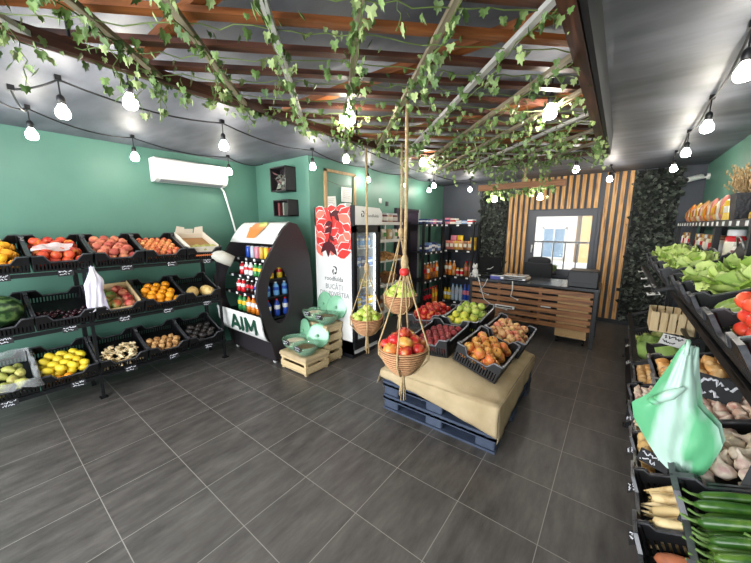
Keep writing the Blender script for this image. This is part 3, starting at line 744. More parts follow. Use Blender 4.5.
crateL('top', 3, 'of small apricots'); heap('apricot', slotL('top', YT['top'][3]), 'small orange-red apricot in the crate beside the cardboard tray', 'apricot', 'small apricots', .030, layers=2, seed=4)
crateL('top', 4, 'holding an open white carton')
crateL('mid', 0, 'holding a watermelon'); put_fruit('watermelon', slotL('mid', YT['mid'][0]) @ T((.0, -.05, .145)) @ RZ(8) @ RX(40), 'big dark green watermelon at the far left of the middle tier', 'watermelon', None)
crateL('mid', 1, 'with a few dark plums left'); heap('dark_plum', slotL('mid', YT['mid'][1]), 'small dark plum at the bottom of the nearly empty crate', 'plum', 'dark plums', .022, layers=1, yhi=-.05, drop=.25, seed=5)
crateL('mid', 2, 'with a wooden tray of mangoes and pomegranates')
crateL('mid', 3, 'of oranges'); heap('orange', slotL('mid', YT['mid'][3]), 'bright orange fruit heaped in the middle tier crate', 'orange', 'oranges', .043, yhi=.75, seed=6)
crateL('mid', 4, 'with two melons'); Mx = slotL('mid', YT['mid'][4])
put_fruit('melon', Mx @ T((-.085, -.12, .082)) @ RZ(55), 'left one of the two pale yellow melons', 'melon', 'pale melons'); put_fruit('melon', Mx @ T((.085, -.13, .082)) @ RZ(120), 'right one of the two pale yellow melons', 'melon', 'pale melons')
crateL('low', 0, 'of pears lined with clear film'); heap('pear', slotL('low', YT['low'][0]), 'yellow-green pear in the crate lined with clear film', 'pear', 'pears', .038, base=.02, el=1.45, orient='flat', yhi=.7, seed=7)
crateL('low', 1, 'of lemons'); heap('lemon', slotL('low', YT['low'][1]), 'yellow lemon in the bottom crate of lemons', 'lemon', 'lemons', .037, base=.005, el=1.12, orient='flat', seed=8, ylo=-.62, yhi=.78)
heap('mandarin', slotL('low', YT['low'][1]), 'small orange mandarin at the front of the lemon crate', 'mandarin', 'mandarins', .034, ylo=-1, yhi=-.60, layers=2, base=.02, xhi=.4, seed=9, shell=False)
crateL('low', 2, 'of ginger roots'); heap('ginger', slotL('low', YT['low'][2]), 'pale knobbly ginger root in the bottom tier crate', 'ginger', 'ginger roots', .024, base=.01, el=1.8, asp=1.2, layers=4, yhi=.2, orient='flat', seed=10)
crateL('low', 3, 'of small tan potatoes'); heap('walnut', slotL('low', YT['low'][3]), 'small round tan potato in the bottom tier of the left rack', 'potato', 'small tan potatoes', .035, layers=2, yhi=.15, seed=12)
crateL('low', 4, 'of avocados'); heap('avocado', slotL('low', YT['low'][4]), 'dark avocado in the bottom right crate of the left rack', 'avocado', 'avocados', .036, el=1.3, orient='flat', layers=2, yhi=.45, drop=.1, seed=13)
# crumpled bag on nectarines
def cloth(fn, nu, nv, amp, fr_, seed):
    def g(u, v):
        p = Vector(fn(u, v)); q = noise.noise_vector(p*fr_+Vector((seed, 0, 0)))
        return p+q*amp
    return MB().grid(g, nu, nv)
b = cloth(lambda u, v: (-.185+.24*u+.03*v, -.20+.14*v+.03*u, .172+.012*math.sin(u*5)+.012*math.sin(v*5+u*3)), 26, 16, .022, 14, 4)
o = b.build('plastic_bag', BAG, None, True, slotL('top', YT['top'][1])); tag(o, 'crumpled white plastic bag lying on the red nectarines', 'plastic bag')
# film liner of the pears
b = MB(); n_ = 44
Mx = slotL('low', YT['low'][0]); ring = []
for i in range(n_):
    t = 2*PI*i/n_; c, s_ = math.cos(t), math.sin(t); k = 1/max(abs(c)/(CW/2-.008), abs(s_)/(CD/2-.008))
    ring.append((c*k, s_*k))
def liner(u, v):
    i = int(round(u*n_)) % n_; x, y = ring[i]
    if v < .5: p = Vector((x*.97, y*.97, .02+.30*v))
    else: p = Vector((x*(1+(v-.5)*.34), y*(1+(v-.5)*.22), .15+.05*math.sin((v-.5)*6)-.10*(v-.5)))
    return p + noise.noise_vector(p*16)*.026*(v+.2)
b.grid(liner, n_, 9); o = b.build('film_liner', glass_mat('clear_film', rgb(226, 228, 230), .2, .26), None, True, Mx); tag(o, 'crinkled clear film liner around the pears', 'plastic film')
# cardboard tray on the top tier right, wooden tray in the middle tier
CARTON = mat('white_carton', rgb(224, 214, 198), .8); CART_IN = mat('brown_carton', rgb(168, 124, 78), .8)
Mx = slotL('top', YT['top'][4]) @ T((0, .0, .075))
t = empty('carton_tray', Mx, 'open white carton tray with folded flaps in the top right crate', 'carton')
MB().b2((-.165, -.205, 0), (.165, .205, .008)).build('base', CART_IN, t)
sd = MB()
for s_ in (-1, 1):
    sd.b2((s_*.165-.003, -.205, 0), (s_*.165+.003, .205, .09)); sd.b2((-.165, s_*.205-.003, 0), (.165, s_*.205+.003, .075))
sd.build('side', CARTON, t)
for s_ in (-1, 1): MB().add([(s_*.165, .205, .07), (s_*.05, .205, .07), (s_*.06, .21, .15), (s_*.15, .20, .17)], [(0, 1, 2, 3)]).build('flap', CARTON, t)
MB().b2((-.05, .225, .06), (.05, .232, .12)).build('flap', CARTON, t)
for i in range(5): put_fruit('pear', Mx @ T((-.11+.055*i, -.16+.02*(i % 2), .035+.005)) @ RZ(80+20*i), 'small green pear in the white carton tray', 'pear', 'pears in the carton tray')
tag(MB().b2((-.10, -.236, -.03), (.09, -.234, -.012)).build('paper_strip', mat('orange_strip', rgb(216, 120, 70), .7), None, M=Mx), 'orange paper strip on the front of the crate with the carton tray', 'paper strip')
Mx = slotL('mid', YT['mid'][2]) @ T((0, .0, .045))
t = empty('fruit_tray', Mx, 'shallow pale wooden tray holding mangoes and pomegranates', 'tray')
MB().b2((-.165, -.205, 0), (.165, .205, .006)).build('base', PINE, t)
for s_ in (-1, 1):
    MB().b2((s_*.165-.004, -.205, 0), (s_*.165+.004, .215, .11)).build('side', PINE, t); MB().b2((-.165, s_*.205-.004, 0), (.165, s_*.205+.004, .10 if s_ > 0 else .05)).build('end_panel', PINE, t)
for i, (x, y, z, a) in enumerate([(-.10, -.13, .052, 20), (-.02, -.13, .052, 70), (-.10, -.03, .052, -30), (-.03, .03, .055, 50), (-.09, .11, .052, 10)]):
    put_fruit('mango', Mx @ T((x, y, z)) @ RZ(a), 'green mango in the pale wooden tray', 'mango', 'mangoes')
for x, y, z in [(.09, -.15, .05), (.10, -.05, .05), (.09, .06, .05), (.06, .15, .05)]:
    put_fruit('pomegranate', Mx @ T((x, y, z)) @ RX(random.uniform(-40, 40)), 'red pomegranate in the pale wooden tray', 'pomegranate', 'pomegranates')
# price cards on the left rails
def cardL(tier, y, label): return card(T((XR0+.017, y, TZL[tier]-.026)) @ RZ(90) @ RX(-18), label)
names = {'top': ['yellow peaches', 'red nectarines', 'dusty pink peaches', 'small apricots', 'carton tray'], 'mid': ['watermelon', 'few dark plums', 'mango tray', 'oranges', 'two melons'], 'low': ['pears', 'lemons', 'ginger roots', 'small potatoes', 'avocados']}
for tier in names:
    for c, nm in enumerate(names[tier]): cardL(tier, YT[tier][c]+random.uniform(0, .05), 'small black chalk price card on the rail below the '+nm)
# ------------------------------------------------------------- pallet island
PAL = mat('slate_blue_plastic', rgb(58, 68, 88), .5, c2=rgb(74, 84, 104), scale=6)
PX0, PX1, PY0, PY1, PH = -1.61, -.575, 2.22, 3.42, .13
def pallet(z, label):
    t = empty('plastic_pallet', T(((PX0+PX1)/2, (PY0+PY1)/2, z)), label, 'pallet', 'stacked plastic pallets')
    a, c = (PX1-PX0)/2, (PY1-PY0)/2
    dk = MB()
    for i in range(14): dk.b2((-a+i*(2*a-.05)/13, -c, PH-.022), (-a+.05+i*(2*a-.05)/13, c, PH-.004))
    for y in (-c, -.06, c-.1): dk.b2((-a, y, PH-.036), (a, y+.1, PH-.008))
    dk.b2((-a, -c, PH-.026), (a, -c+.02, PH)); dk.b2((-a, c-.02, PH-.026), (a, c, PH)); dk.b2((-a, -c, PH-.026), (-a+.02, c, PH)); dk.b2((a-.02, -c, PH-.026), (a, c, PH))
    dk.build('deck', PAL, t)
    for x in (-a+.08, 0, a-.08):
        for y in (-c+.09, 0, c-.09): 
            MB().rbox((x, y, (PH-.036+.016)/2), (.155, .165, PH-.052), .015).build('foot_block', PAL, t)
    for y in (-c, -.08, c-.16): MB().b2((-a, y, 0), (a, y+.16, .018)).build('runner', PAL, t)
for i in range(3): pallet(i*PH, ['bottom', 'middle', 'top'][i]+' slate blue plastic pallet of the stack under the apple crates')
BURL = mat('burlap_cloth', rgb(206, 184, 148), .9, c2=rgb(184, 162, 126), scale=5, bump=.6, bscale=320, spec=.15)
def slump(y): return -.15*max(0, 1-(y-2.2)/.27)**2
def ztop(x): return .405+.33*min(max(-.58-x, 0), .45) - .1*max(0, -1.03-x)
fold = lambda p, a: p + noise.noise_vector(p*5)*a
bb = MB()
bb.grid(lambda u, v: V(-1.62+1.055*u, 2.2+1.2*v, max(.402, ztop(-1.62+1.055*u)+slump(2.2+1.2*v))), 14, 24)
def zbot(x):
    u = (x+1.62)/1.055
    return .33-.0*u-.175*u**1.2
def fskirt(u, v):
    x = -1.62+1.06*u; zt = max(.402, ztop(x)+slump(2.2)); p = V(x, 2.198-.012*math.sin(v*PI), zt+(zbot(x)-zt)*v)
    return p + V(0, -abs(noise.noise(V(x*4, v*2.0, 1)))*.025*v, noise.noise(V(x*6, 2, v))*.008*v)
bb.grid(fskirt, 40, 10)
def rskirt(u, v):
    y = 2.2+1.2*u; zt = .403; p = V(-.562, y, zt+(.105+.2*u-zt)*v)
    return p + V(abs(noise.noise(V(y*5, v*2.0, 4)))*.025*v, 0, 0)
bb.grid(rskirt, 24, 10)
def lflap(u, v):
    y = 2.2+.35*u; zt = max(.402, ztop(-1.62)+slump(y)); p = V(-1.622, y, zt+(.26+.1*u-zt)*v)
    return p + V(-.03*v, -.03*v, 0)
bb.grid(lflap, 8, 6)
o = bb.build('burlap_cloth', BURL, None, True); tag(o, 'beige burlap cloth draped over the blue pallets under the fruit crates', 'cloth')
so = o.modifiers.new('thick', 'SOLIDIFY'); so.thickness = .003
MI = {'nect': T((-.862, 2.745, .505)) @ RZ(.6) @ RY(18.5), 'pale': T((-.835, 3.345, .512)) @ RZ(1.3) @ RY(17),
      'plum': T((-1.30, 2.76, .545)) @ RZ(2) @ RX(3) @ RY(-4), 'green': T((-1.26, 3.40, .60)) @ RX(7), 'red': T((-1.68, 3.36, .545)) @ RZ(4) @ RY(-6)}
for k, s_ in (('nect', 'of blush red and yellow apples at the front of the island'), ('pale', 'of pale apples at the right rear of the island'), ('plum', 'of dark red plums on the burlap island'), ('green', 'of green and yellow apples at the back of the island'), ('red', 'of red apples at the left rear of the island')):
    crate(MI[k], 'black plastic crate '+s_, rim=rim_b)
def scaled(key, new, s):
    name, me, kids = F[key]; me = me.copy(); me.transform(Matrix.Scale(s, 4)); ks = []
    for a, k in kids: k = k.copy(); k.transform(Matrix.Scale(s, 4)); ks.append((a, k))
    F[new] = (name, me, ks)
scaled('blush_apple', 'blush_big', 1.36); scaled('pale_apple', 'pale_big', 1.24); scaled('plum', 'plum_big', 1.2); scaled('green_apple', 'green_big', 1.26); scaled('yellow_apple', 'yellow_big', 1.22); scaled('red_apple', 'red_big', 1.24)
heap('blush_big', MI['nect'], 'blush red and yellow apple in the front crate of the island', 'apple', 'blush apples', .0485, base=.035, seed=21, d=CDP-.03)
heap('pale_big', MI['pale'], 'pale yellow-pink apple in the right rear crate of the island', 'apple', 'pale apples', .0445, base=.035, seed=22, d=CDP-.03)
heap('plum_big', MI['plum'], 'dark red plum in the island crate behind the front basket', 'plum', 'red plums', .0345, seed=23, layers=2, base=.02, d=CDP-.03)
heap('yellow_big', MI['green'], 'yellow-green apple at the front of the green apple crate', 'apple', 'yellow apples', .044, seed=24, layers=2, yhi=-.30, d=CDP-.03)
heap('green_big', MI['green'], 'green apple heaped in the rear crate of the island', 'apple', 'green apples in the crate', .0455, seed=25, layers=3, ylo=-.30, base=.012, d=CDP-.03)
heap('yellow_big', MI['green'] @ T((0, -.06, .095)), 'yellow-green apple at the front of the green apple crate', 'apple', 'yellow apples', .044, seed=26, layers=1, ylo=-.55, yhi=-.1, xlo=-.7, xhi=.5, d=CDP-.03)
heap('red_big', MI['red'], 'red apple in the left rear crate of the island', 'apple', 'red apples in the crate', .0445, seed=27, layers=3, d=CDP-.03)

# ------------------------------------------------------------- hanging baskets
m, nt, b, n, l = new_mat('woven_wicker')
tc = n.new('ShaderNodeTexCoord'); wv = n.new('ShaderNodeTexWave'); wv.bands_direction = 'Z'; wv.inputs['Scale'].default_value = 18.5; wv.inputs['Distortion'].default_value = 1.2; wv.inputs['Detail Scale'].default_value = 3
l.new(tc.outputs['Object'], wv.inputs['Vector']); rp = ramp(n, [rgb(96, 56, 32), rgb(178, 120, 78), rgb(212, 164, 120)]); l.new(wv.outputs['Fac'], rp.inputs['Fac']); l.new(rp.outputs['Color'], b.inputs['Base Color']); b.inputs['Roughness'].default_value = .75
bp = n.new('ShaderNodeBump'); bp.inputs['Strength'].default_value = .8; bp.inputs['Distance'].default_value = .006; l.new(wv.outputs['Fac'], bp.inputs['Height']); l.new(bp.outputs['Normal'], b.inputs['Normal'])
WICK = m
def basket(x, y, z, r, knot, top, key, cols, label, flabel, grp, bead=None, seed=1, rot=0):
    """z = bottom of the woven bowl"""
    t = empty('hanging_basket', T((x, y, z)) @ RZ(rot), label, 'basket')
    h = r*1.12; b = MB(); prof = [(.001, 0)]; n_ = 10
    for i in range(n_+1):
        u = i/n_; q = r*(.42+.58*math.sin(u*PI/2)**.9); z0 = h*u*.98
        prof += [(q-.008, z0), (q+.005, z0+h/n_*.3), (q+.005, z0+h/n_*.7)]
    prof += [(r-.012, h), (r*.9, h*.6), (r*.5, .03), (.001, .02)]
    b.lathe(prof, 36, None, False, lambda a, i: 1+.03*math.sin(a*18+(i//3)*PI)); b.build('woven_bowl', WICK, t, True)
    MB().lathe([(r-.010, h-.004), (r+.010, h-.002), (r+.008, h+.012), (r-.010, h+.01)], 36, None, False).build('braided_rim', WICK, t, True)
    for k in range(4):
        a = 2*PI*k/4+.35
        px, py = (r+.012)*math.cos(a), (r+.012)*math.sin(a)
        pts = [(0, 0, -.02), (px*.5, py*.5, .01), (px, py, h*.62), (px*1.0, py*1.0, h+.01)] + [(px*(1-u), py*(1-u), h+(knot-z-h)*u) for u in (.25, .5, .75, .97)]
        MB().tube(pts, [.006, .006, .006, .006, .0055, .0055, .006, .007], 6).build('cord', ROPE, t, True)
    MB().lathe([(.004, -.03), (.02, -.015), (.024, .02), (.02, .05), (.008, .07)], 10, T((0, 0, knot-z))).build('knot', ROPE, t, True)
    MB().tube([(0, 0, knot-z+.03), (.004, .003, knot-z+.3), (0, 0, top-z)], .010, 8).build('hanging_rope', ROPE, t, True)
    ts = MB(); ts.lathe([(.004, -.045), (.017, -.035), (.017, -.012), (.006, 0)], 10)
    for k in range(9):
        a = k*2.4; ts.tube([(.008*math.cos(a), .008*math.sin(a), -.03), (.014*math.cos(a), .014*math.sin(a), -.09), (.022*math.cos(a), .022*math.sin(a), -.13-.03*(k % 3))], .0045, 5)
    ts.build('tassel', ROPE, t, True)
    if bead: MB().ell((0, 0, knot-z+.07), (.035, .035, .03), 12, 8).build('red_bead', mat('red_bead', rgb(200, 40, 40), .4), t, True)
    rd = random.Random(seed); W = T((x, y, z))
    P = [(0, 0, h+.095)] + [(.062*math.cos(i*1.26+.4), .062*math.sin(i*1.26+.4), h+.05+.012*(i % 2)) for i in range(5)] + [((r-.045)*math.cos(i*.898), (r-.045)*math.sin(i*.898), h+.012) for i in range(7)]
    for i, p in enumerate(P):
        put_fruit(key[i % len(key)], W @ T(p) @ Euler((rd.uniform(-.7, .7), rd.uniform(-.7, .7), rd.uniform(0, 6))).to_matrix().to_4x4() @ Matrix.Scale(rd.uniform(.93, 1.06)*r/.15, 4), flabel, 'apple', grp)
basket(-1.035, 1.643, .755, .153, 1.46, TZ, ['red_big', 'red_big', 'blush_big'], None, 'woven basket of red apples hanging nearest, in front of the island', 'red apple in the nearest hanging basket', 'red apples in the hanging basket', seed=3)
basket(-1.85, 2.275, .66, .148, 1.30, TZ, ['green_big'], None, 'woven basket of green apples hanging lowest at the left, before the glass-door fridge', 'green apple in the left hanging basket', 'green apples in the left basket', seed=4, rot=20)
basket(-1.57, 2.42, .895, .150, 1.62, TZ, ['green_big'], None, 'woven basket of green apples hanging higher behind the red apple basket', 'green apple in the rear hanging basket', 'green apples in the rear basket', bead=None, seed=5, rot=45)
tag(MB().ell((0, 0, 0), (.032, .032, .03), 12, 8).build('red_ribbon_knot', mat('red_ribbon', rgb(206, 44, 40), .5), None, True, T((-1.035, 1.643, 1.42))), 'red ribbon ball tied where the front basket cords meet', 'ribbon')

# ------------------------------------------------------------- arched drinks cooler
XA, XB = -4.215, -3.19
SIDEM = mat('matte_black_panel', rgb(42, 38, 42), .5)
prof = [(2.15, .06), (2.106, .285), (2.01, .60), (1.95, .87), (1.97, 1.04), (2.09, 1.29), (2.226, 1.49), (2.348, 1.664), (2.454, 1.745), (2.56, 1.72), (2.66, 1.55), (2.735, 1.33), (2.772, 1.0), (2.78, .6), (2.78, .06)]
CO = T((-3.70, 2.45, 0))
ck = empty('drinks_cooler', CO, 'black arched open drinks cooler with a white canopy and lettered front panel', 'cooler')
oy, oz = 2.252, .87
def hit(a):
    d = (math.cos(a), math.sin(a)); best = None
    for i in range(len(prof)):
        (x1, y1), (x2, y2) = prof[i], prof[(i+1) % len(prof)]
        ex, ey = x2-x1, y2-y1; den = d[0]*ey-d[1]*ex
        if abs(den) < 1e-9: continue
        t = ((x1-oy)*ey-(y1-oz)*ex)/den; u = ((x1-oy)*d[1]-(y1-oz)*d[0])/den
        if t > 0 and -1e-6 <= u <= 1+1e-6 and (best is None or t > best): best = t
    return (oy+d[0]*best, oz+d[1]*best)
def sidepanel(x0, x1):
    b = MB(); N = 72; ang = [2*PI*i/N for i in range(N)]
    ang = sorted(ang+[math.atan2(z-oz, y-oy) % (2*PI) for y, z in prof]); N = len(ang)
    out = [hit(a) for a in ang]; inn = []
    for a in ang:
        c, s_ = math.cos(a), math.sin(a); rr = 1/math.sqrt((c/.165)**2+(s_/.345)**2); inn.append((oy+c*rr+(.035*s_ if s_ > 0 else .0)*rr, oz+s_*rr))
    vs = [(x-(-3.70), y-2.45, z) for x in (x0, x1) for ring in (out, inn) for y, z in ring]
    fs = []
    for i in range(N):
        j = (i+1) % N
        fs += [(i, j, N+j, N+i), (2*N+j, 2*N+i, 3*N+i, 3*N+j), (j, i, 2*N+i, 2*N+j), (N+i, N+j, 3*N+j, 3*N+i)]
    return b.add(vs, fs)
for x0 in (XA, XB-.04): sidepanel(x0, x0+.04).build('side_panel', SIDEM, ck)
L = -CO.translation
def lo(b): 
    b.v = [tuple(Vector(v)+L) for v in b.v]; return b
def sheet(pts, x0, x1, th): # strip following the profile between the side panels
    b = MB(); n_ = len(pts); vs = []
    for x in (x0, x1):
        for y, z in pts: vs.append((x, y, z))
        for y, z in pts: vs.append((x, y+th, z-th*.3))
    fs = []
    for i in range(n_-1):
        fs += [(i, i+1, 2*n_+i+1, 2*n_+i), (n_+i+1, n_+i, 3*n_+i, 3*n_+i+1)]
    fs += [(0, 2*n_, 3*n_, n_), (n_-1, 2*n_-1, 4*n_-1, 3*n_-1)]
    return lo(b.add(vs, fs))
canp = [(2.215, 1.49), (2.255, 1.555), (2.30, 1.615), (2.35, 1.672), (2.40, 1.718), (2.455, 1.75)]
sheet(canp, XA+.03, XB-.03, .012).build('canopy_panel', WHITE, ck, True)
sheet([(2.455, 1.745), (2.56, 1.72), (2.66, 1.55), (2.735, 1.33), (2.77, 1.0), (2.77, .06)], XA+.04, XB-.04, -.02).build('rear_shell', SIDEM, ck, True)
# fruit basket picture printed on the canopy
def can_pt(u, v):  # u along x, v along the canopy curve
    f = v*(len(canp)-1); i = min(int(f), len(canp)-2); q = f-i
    y = canp[i][0]*(1-q)+canp[i+1][0]*q; z = canp[i][1]*(1-q)+canp[i+1][1]*q
    return Vector((XA+.03+u*(XB-XA-.06), y-.004, z+.003))+L
def can_poly(pts, m_, nm, lift=0):
    b = MB(); c = (sum(p[0] for p in pts)/len(pts), sum(p[1] for p in pts)/len(pts))
    vs = [can_pt(*c)]+[can_pt(*p) for p in pts]+[can_pt(c[0]+(p[0]-c[0])*.5, c[1]+(p[1]-c[1])*.5) for p in pts]; n_ = len(pts)
    vs = [v_+Vector((0, -lift*.8, lift)) for v_ in vs]
    fs = []
    for i in range(n_): j = (i+1) % n_; fs += [(1+i, 1+j, 1+n_+j, 1+n_+i), (0, 1+n_+i, 1+n_+j)]
    b.add(vs, fs).build(nm, m_, ck)
circ = lambda x, y, rx, ry, k=14: [(x+rx*math.cos(2*PI*i/k), y+ry*math.sin(2*PI*i/k)) for i in range(k)]
PBR = mat('print_orange_brown', rgb(206, 130, 62), .5); PGR = mat('print_leaf_green', rgb(170, 190, 100), .5); PYE = mat('print_yellow', rgb(226, 200, 110), .5); POR = mat('print_orange', rgb(222, 140, 84), .5)
can_poly(circ(.53, .78, .13, .16), PGR, 'printed_fruit', 0.006); can_poly(circ(.42, .70, .08, .13), POR, 'printed_fruit', 0.007); can_poly(circ(.60, .68, .07, .13), PYE, 'printed_fruit', 0.009)
can_poly([(.39, .14), (.58, .14), (.66, .52), (.34, .52)], PBR, 'printed_basket', 0.011); can_poly([(.33, .5), (.67, .5), (.67, .6), (.33, .6)], POR, 'printed_basket_rim', 0.012)
# front panel with the three letters
fp = [(2.075, .325), (2.03, .36), (2.005, .42), (1.985, .50), (1.975, .60), (1.965, .66)]
sheet(fp, XA+.02, XB+.01, .012).build('front_panel', WHITE, ck, True)
DGREEN = mat('dark_green_letter', rgb(22, 70, 52), .5)
def letter(nm, x, segs):
    b = MB(); ML_ = T(Vector((-3.70, 0, 0))+L)
    for (xa, za), (xb, zb) in segs:
        ya, yb = (1.972+.28*max(0, .56-z)**1.5-.006 for z in (za, zb))
        b.bar((-3.70-(-3.70)+x+xa, ya, za), (x+xb, yb, zb), .009, .036, (0, 0, 1) if abs(xa-xb) > abs(za-zb) else (1, 0, 0))
    b.v = [tuple(Vector(v)+Vector((0, L.y, 0))) for v in b.v]; b.build(nm, DGREEN, ck)
lz, hz = .415, .60
letter('letter', -.06, [((-.10, lz), (0, hz)), ((.10, lz), (0, hz)), ((-.06, .475), (.06, .475))])
letter('letter', .10, [((0, lz), (0, hz))])
letter('letter', .29, [((-.10, lz), (-.10, hz)), ((.10, lz), (.10, hz)), ((-.10, hz), (0, lz+.04)), ((.10, hz), (0, lz+.04))])
lo(MB().b2((XA+.04, 2.16, .05), (XB-.04, 2.74, .38))).build('base_box', SIDEM, ck)
lo(MB().b2((XA+.04, 2.10, .38), (XB-.04, 2.74, .56))).build('compressor_box', SIDEM, ck)
for x in (XA+.06, XB-.08):
    for y in (2.2, 2.68):
        cs = lo(MB().tube([(x-.014, y, .03), (x+.014, y, .03)], .03, 12)).build('caster', mat('caster_white', rgb(200, 200, 198), .4) if 'caster_white' not in bpy.data.materials else bpy.data.materials['caster_white'], ck, True)
        lo(MB().b2((x-.02, y-.012, .03), (x+.02, y+.012, .062))).build('caster_fork', STEEL, cs)
CZ = [(.60, 2.10), (.86, 2.10), (1.075, 2.16), (1.285, 2.26)]
TAGW = mat('price_tag_white', rgb(236, 236, 236), .6)
for z, yf in CZ:
    lo(MB().b2((XA+.04, yf, z-.014), (XB-.04, 2.73, z))).build('shelf', BLACKM, ck)
    lo(MB().b2((XA+.04, yf-.006, z-.03), (XB-.04, yf, z+.006))).build('shelf_edge', BLACKM, ck)
    for i in range(5): lo(MB().b2((XA+.12+i*.19, yf-.009, z-.032), (XA+.165+i*.19, yf-.006, z-.002))).build('price_tag', TAGW, ck)
lo(MB().b2((XA+.1, 2.40, 1.68), (XB-.1, 2.43, 1.70))).build('light_strip', emit_mat('cooler_strip', (1, 1, 1, 1), 9), ck)

# ------------------------------------------------------------- bottles and cans
CACHE = {}
def bright(name, c, rough=.3): 
    k = 'pk_'+name
    if k not in bpy.data.materials: mat(k, c, rough)
    return bpy.data.materials[k]
def bottle(M, h, r, body, capc, labc, label, group, liquid=True, cat='bottle'):
    k = ('b', round(h, 3), round(r, 3))
    if k not in CACHE:
        CACHE[k] = (MB().lathe([(r*.8, 0), (r, h*.03), (r, h*.30), (r*.94, h*.34), (r*.94, h*.38), (r, h*.42), (r, h*.64), (r*.8, h*.76), (r*.42, h*.87), (r*.36, h*.93)], 14).mesh('bottle', None, True),
                    MB().lathe([(r*.42, h*.92), (r*.44, h*.93), (r*.44, h*.995), (r*.38, h)], 12).mesh('cap', None, True),
                    MB().lathe([(r*1.012, h*.40), (r*1.02, h*.41), (r*1.02, h*.63), (r*1.012, h*.64)], 14, None, False).mesh('printed_label', None, True))
    ms = (body, capc, labc); o = None
    for i, (me, m_) in enumerate(zip(CACHE[k], ms)):
        kk = k+(i, m_.name)
        if kk not in CACHE: c = me.copy(); c.materials.append(m_); CACHE[kk] = c
        if i == 0: o = put('bottle', CACHE[kk], None, M)
        else: put(['', 'cap', 'printed_label'][i], CACHE[kk], o)
    return tag(o, label, cat, group)
def can(M, h, r, body, label, group, band=None):
    k = ('c', h, r, body.name)
    if k not in CACHE:
        CACHE[k] = (MB().lathe([(r*.8, 0), (r, h*.06), (r, h*.9), (r*.86, h*.96)], 14).mesh('can', body, True), MB().lathe([(r*.86, h*.955), (r*.84, h), (r*.8, h*.985), (.001, h*.985)], 14).mesh('lid', STEEL, True))
    o = put('drink_can', CACHE[k][0], None, M); put('lid', CACHE[k][1], o); return tag(o, label, 'can', group)
def jar(M, h, r, body, lidm, labm, label, group, name='jar', cat='jar'):
    k = ('j', h, r, body.name, lidm.name, labm.name if labm else '')
    if k not in CACHE:
        CACHE[k] = [MB().lathe([(r*.85, 0), (r, h*.08), (r, h*.72), (r*.8, h*.82)], 14).mesh('jar', body, True), MB().lathe([(r*.84, h*.8), (r*.88, h*.82), (r*.88, h*.98), (r*.8, h)], 14).mesh('lid', lidm, True)]
        if labm: CACHE[k].append(MB().lathe([(r*1.01, h*.2), (r*1.02, h*.22), (r*1.02, h*.6), (r*1.01, h*.62)], 14, None, False).mesh('printed_label', labm, True))
    o = put(name, CACHE[k][0], None, M); put('lid', CACHE[k][1], o)
    if labm: put('printed_label', CACHE[k][2], o)
    return tag(o, label, cat, group)
RED, BLUE, LBLUE, YEL, ORA, GRN, WHT, COLA, PNK, SIL, GOLD, DKG, CLR = [bright(n_, c, .25) for n_, c in (('red', rgb(206, 36, 44)), ('blue', rgb(36, 76, 176)), ('lightblue', rgb(110, 170, 220)), ('yellow', rgb(236, 196, 50)), ('orange', rgb(226, 130, 40)), ('green', rgb(60, 140, 74)), ('white', rgb(232, 232, 232)), ('cola', rgb(44, 22, 18)), ('pink', rgb(226, 130, 150)), ('silver', rgb(180, 184, 196)), ('gold', rgb(206, 160, 70)), ('darkgreen', rgb(30, 76, 50)), ('clearwater', rgb(170, 190, 206)))]
nx = 9; xs = [XA+.10+i*(XB-XA-.2)/(nx-1) for i in range(nx)]
rows = [(3, .155, [(BLUE, 'blue'), (BLUE, 'blue'), (BLUE, 'blue'), (SIL, 'silver'), (PNK, 'pink'), (GOLD, 'gold'), (YEL, 'yellow'), (RED, 'red'), (RED, 'red')]),
        (2, .165, [(RED, 'red'), (RED, 'red'), (RED, 'red'), (WHT, 'white'), (WHT, 'white'), (GRN, 'green'), (GRN, 'green'), (RED, 'red'), (YEL, 'yellow')]),
        (1, .165, [(RED, 'red'), (RED, 'red'), (RED, 'red'), (RED, 'red'), (COLA, 'dark'), (COLA, 'dark'), (SIL, 'silver'), (WHT, 'white'), (LBLUE, 'light blue')]),
        (0, .215, [(GRN, 'green'), (GRN, 'green'), (GRN, 'green'), (GRN, 'green'), (ORA, 'orange'), (ORA, 'orange'), (ORA, 'orange'), (WHT, 'white'), (BLUE, 'blue')])]
nmr = {3: 'top', 2: 'second', 1: 'third', 0: 'lowest'}
for k, hh, cols in rows:
    z, yf = CZ[k]
    for i, (m_, cn) in enumerate(cols):
        if i < 2: continue
        for dp in range(3 if i == nx-1 else 1):
            M = T((xs[i], yf+.05+dp*.125, z))
            if k == 3: can(M, hh, .033, m_, '%s drink can on the top shelf of the arched cooler' % cn, 'cooler cans '+cn)
            else: bottle(M, hh, .036, m_, WHT if k else RED, {'red': WHT, 'white': RED, 'green': YEL, 'dark': RED, 'orange': WHT, 'silver': BLUE, 'light blue': BLUE, 'blue': WHT, 'yellow': RED}[cn], '%s drink bottle on the %s shelf of the arched cooler' % (cn, nmr[k]), 'cooler bottles %s %s' % (cn, nmr[k]))

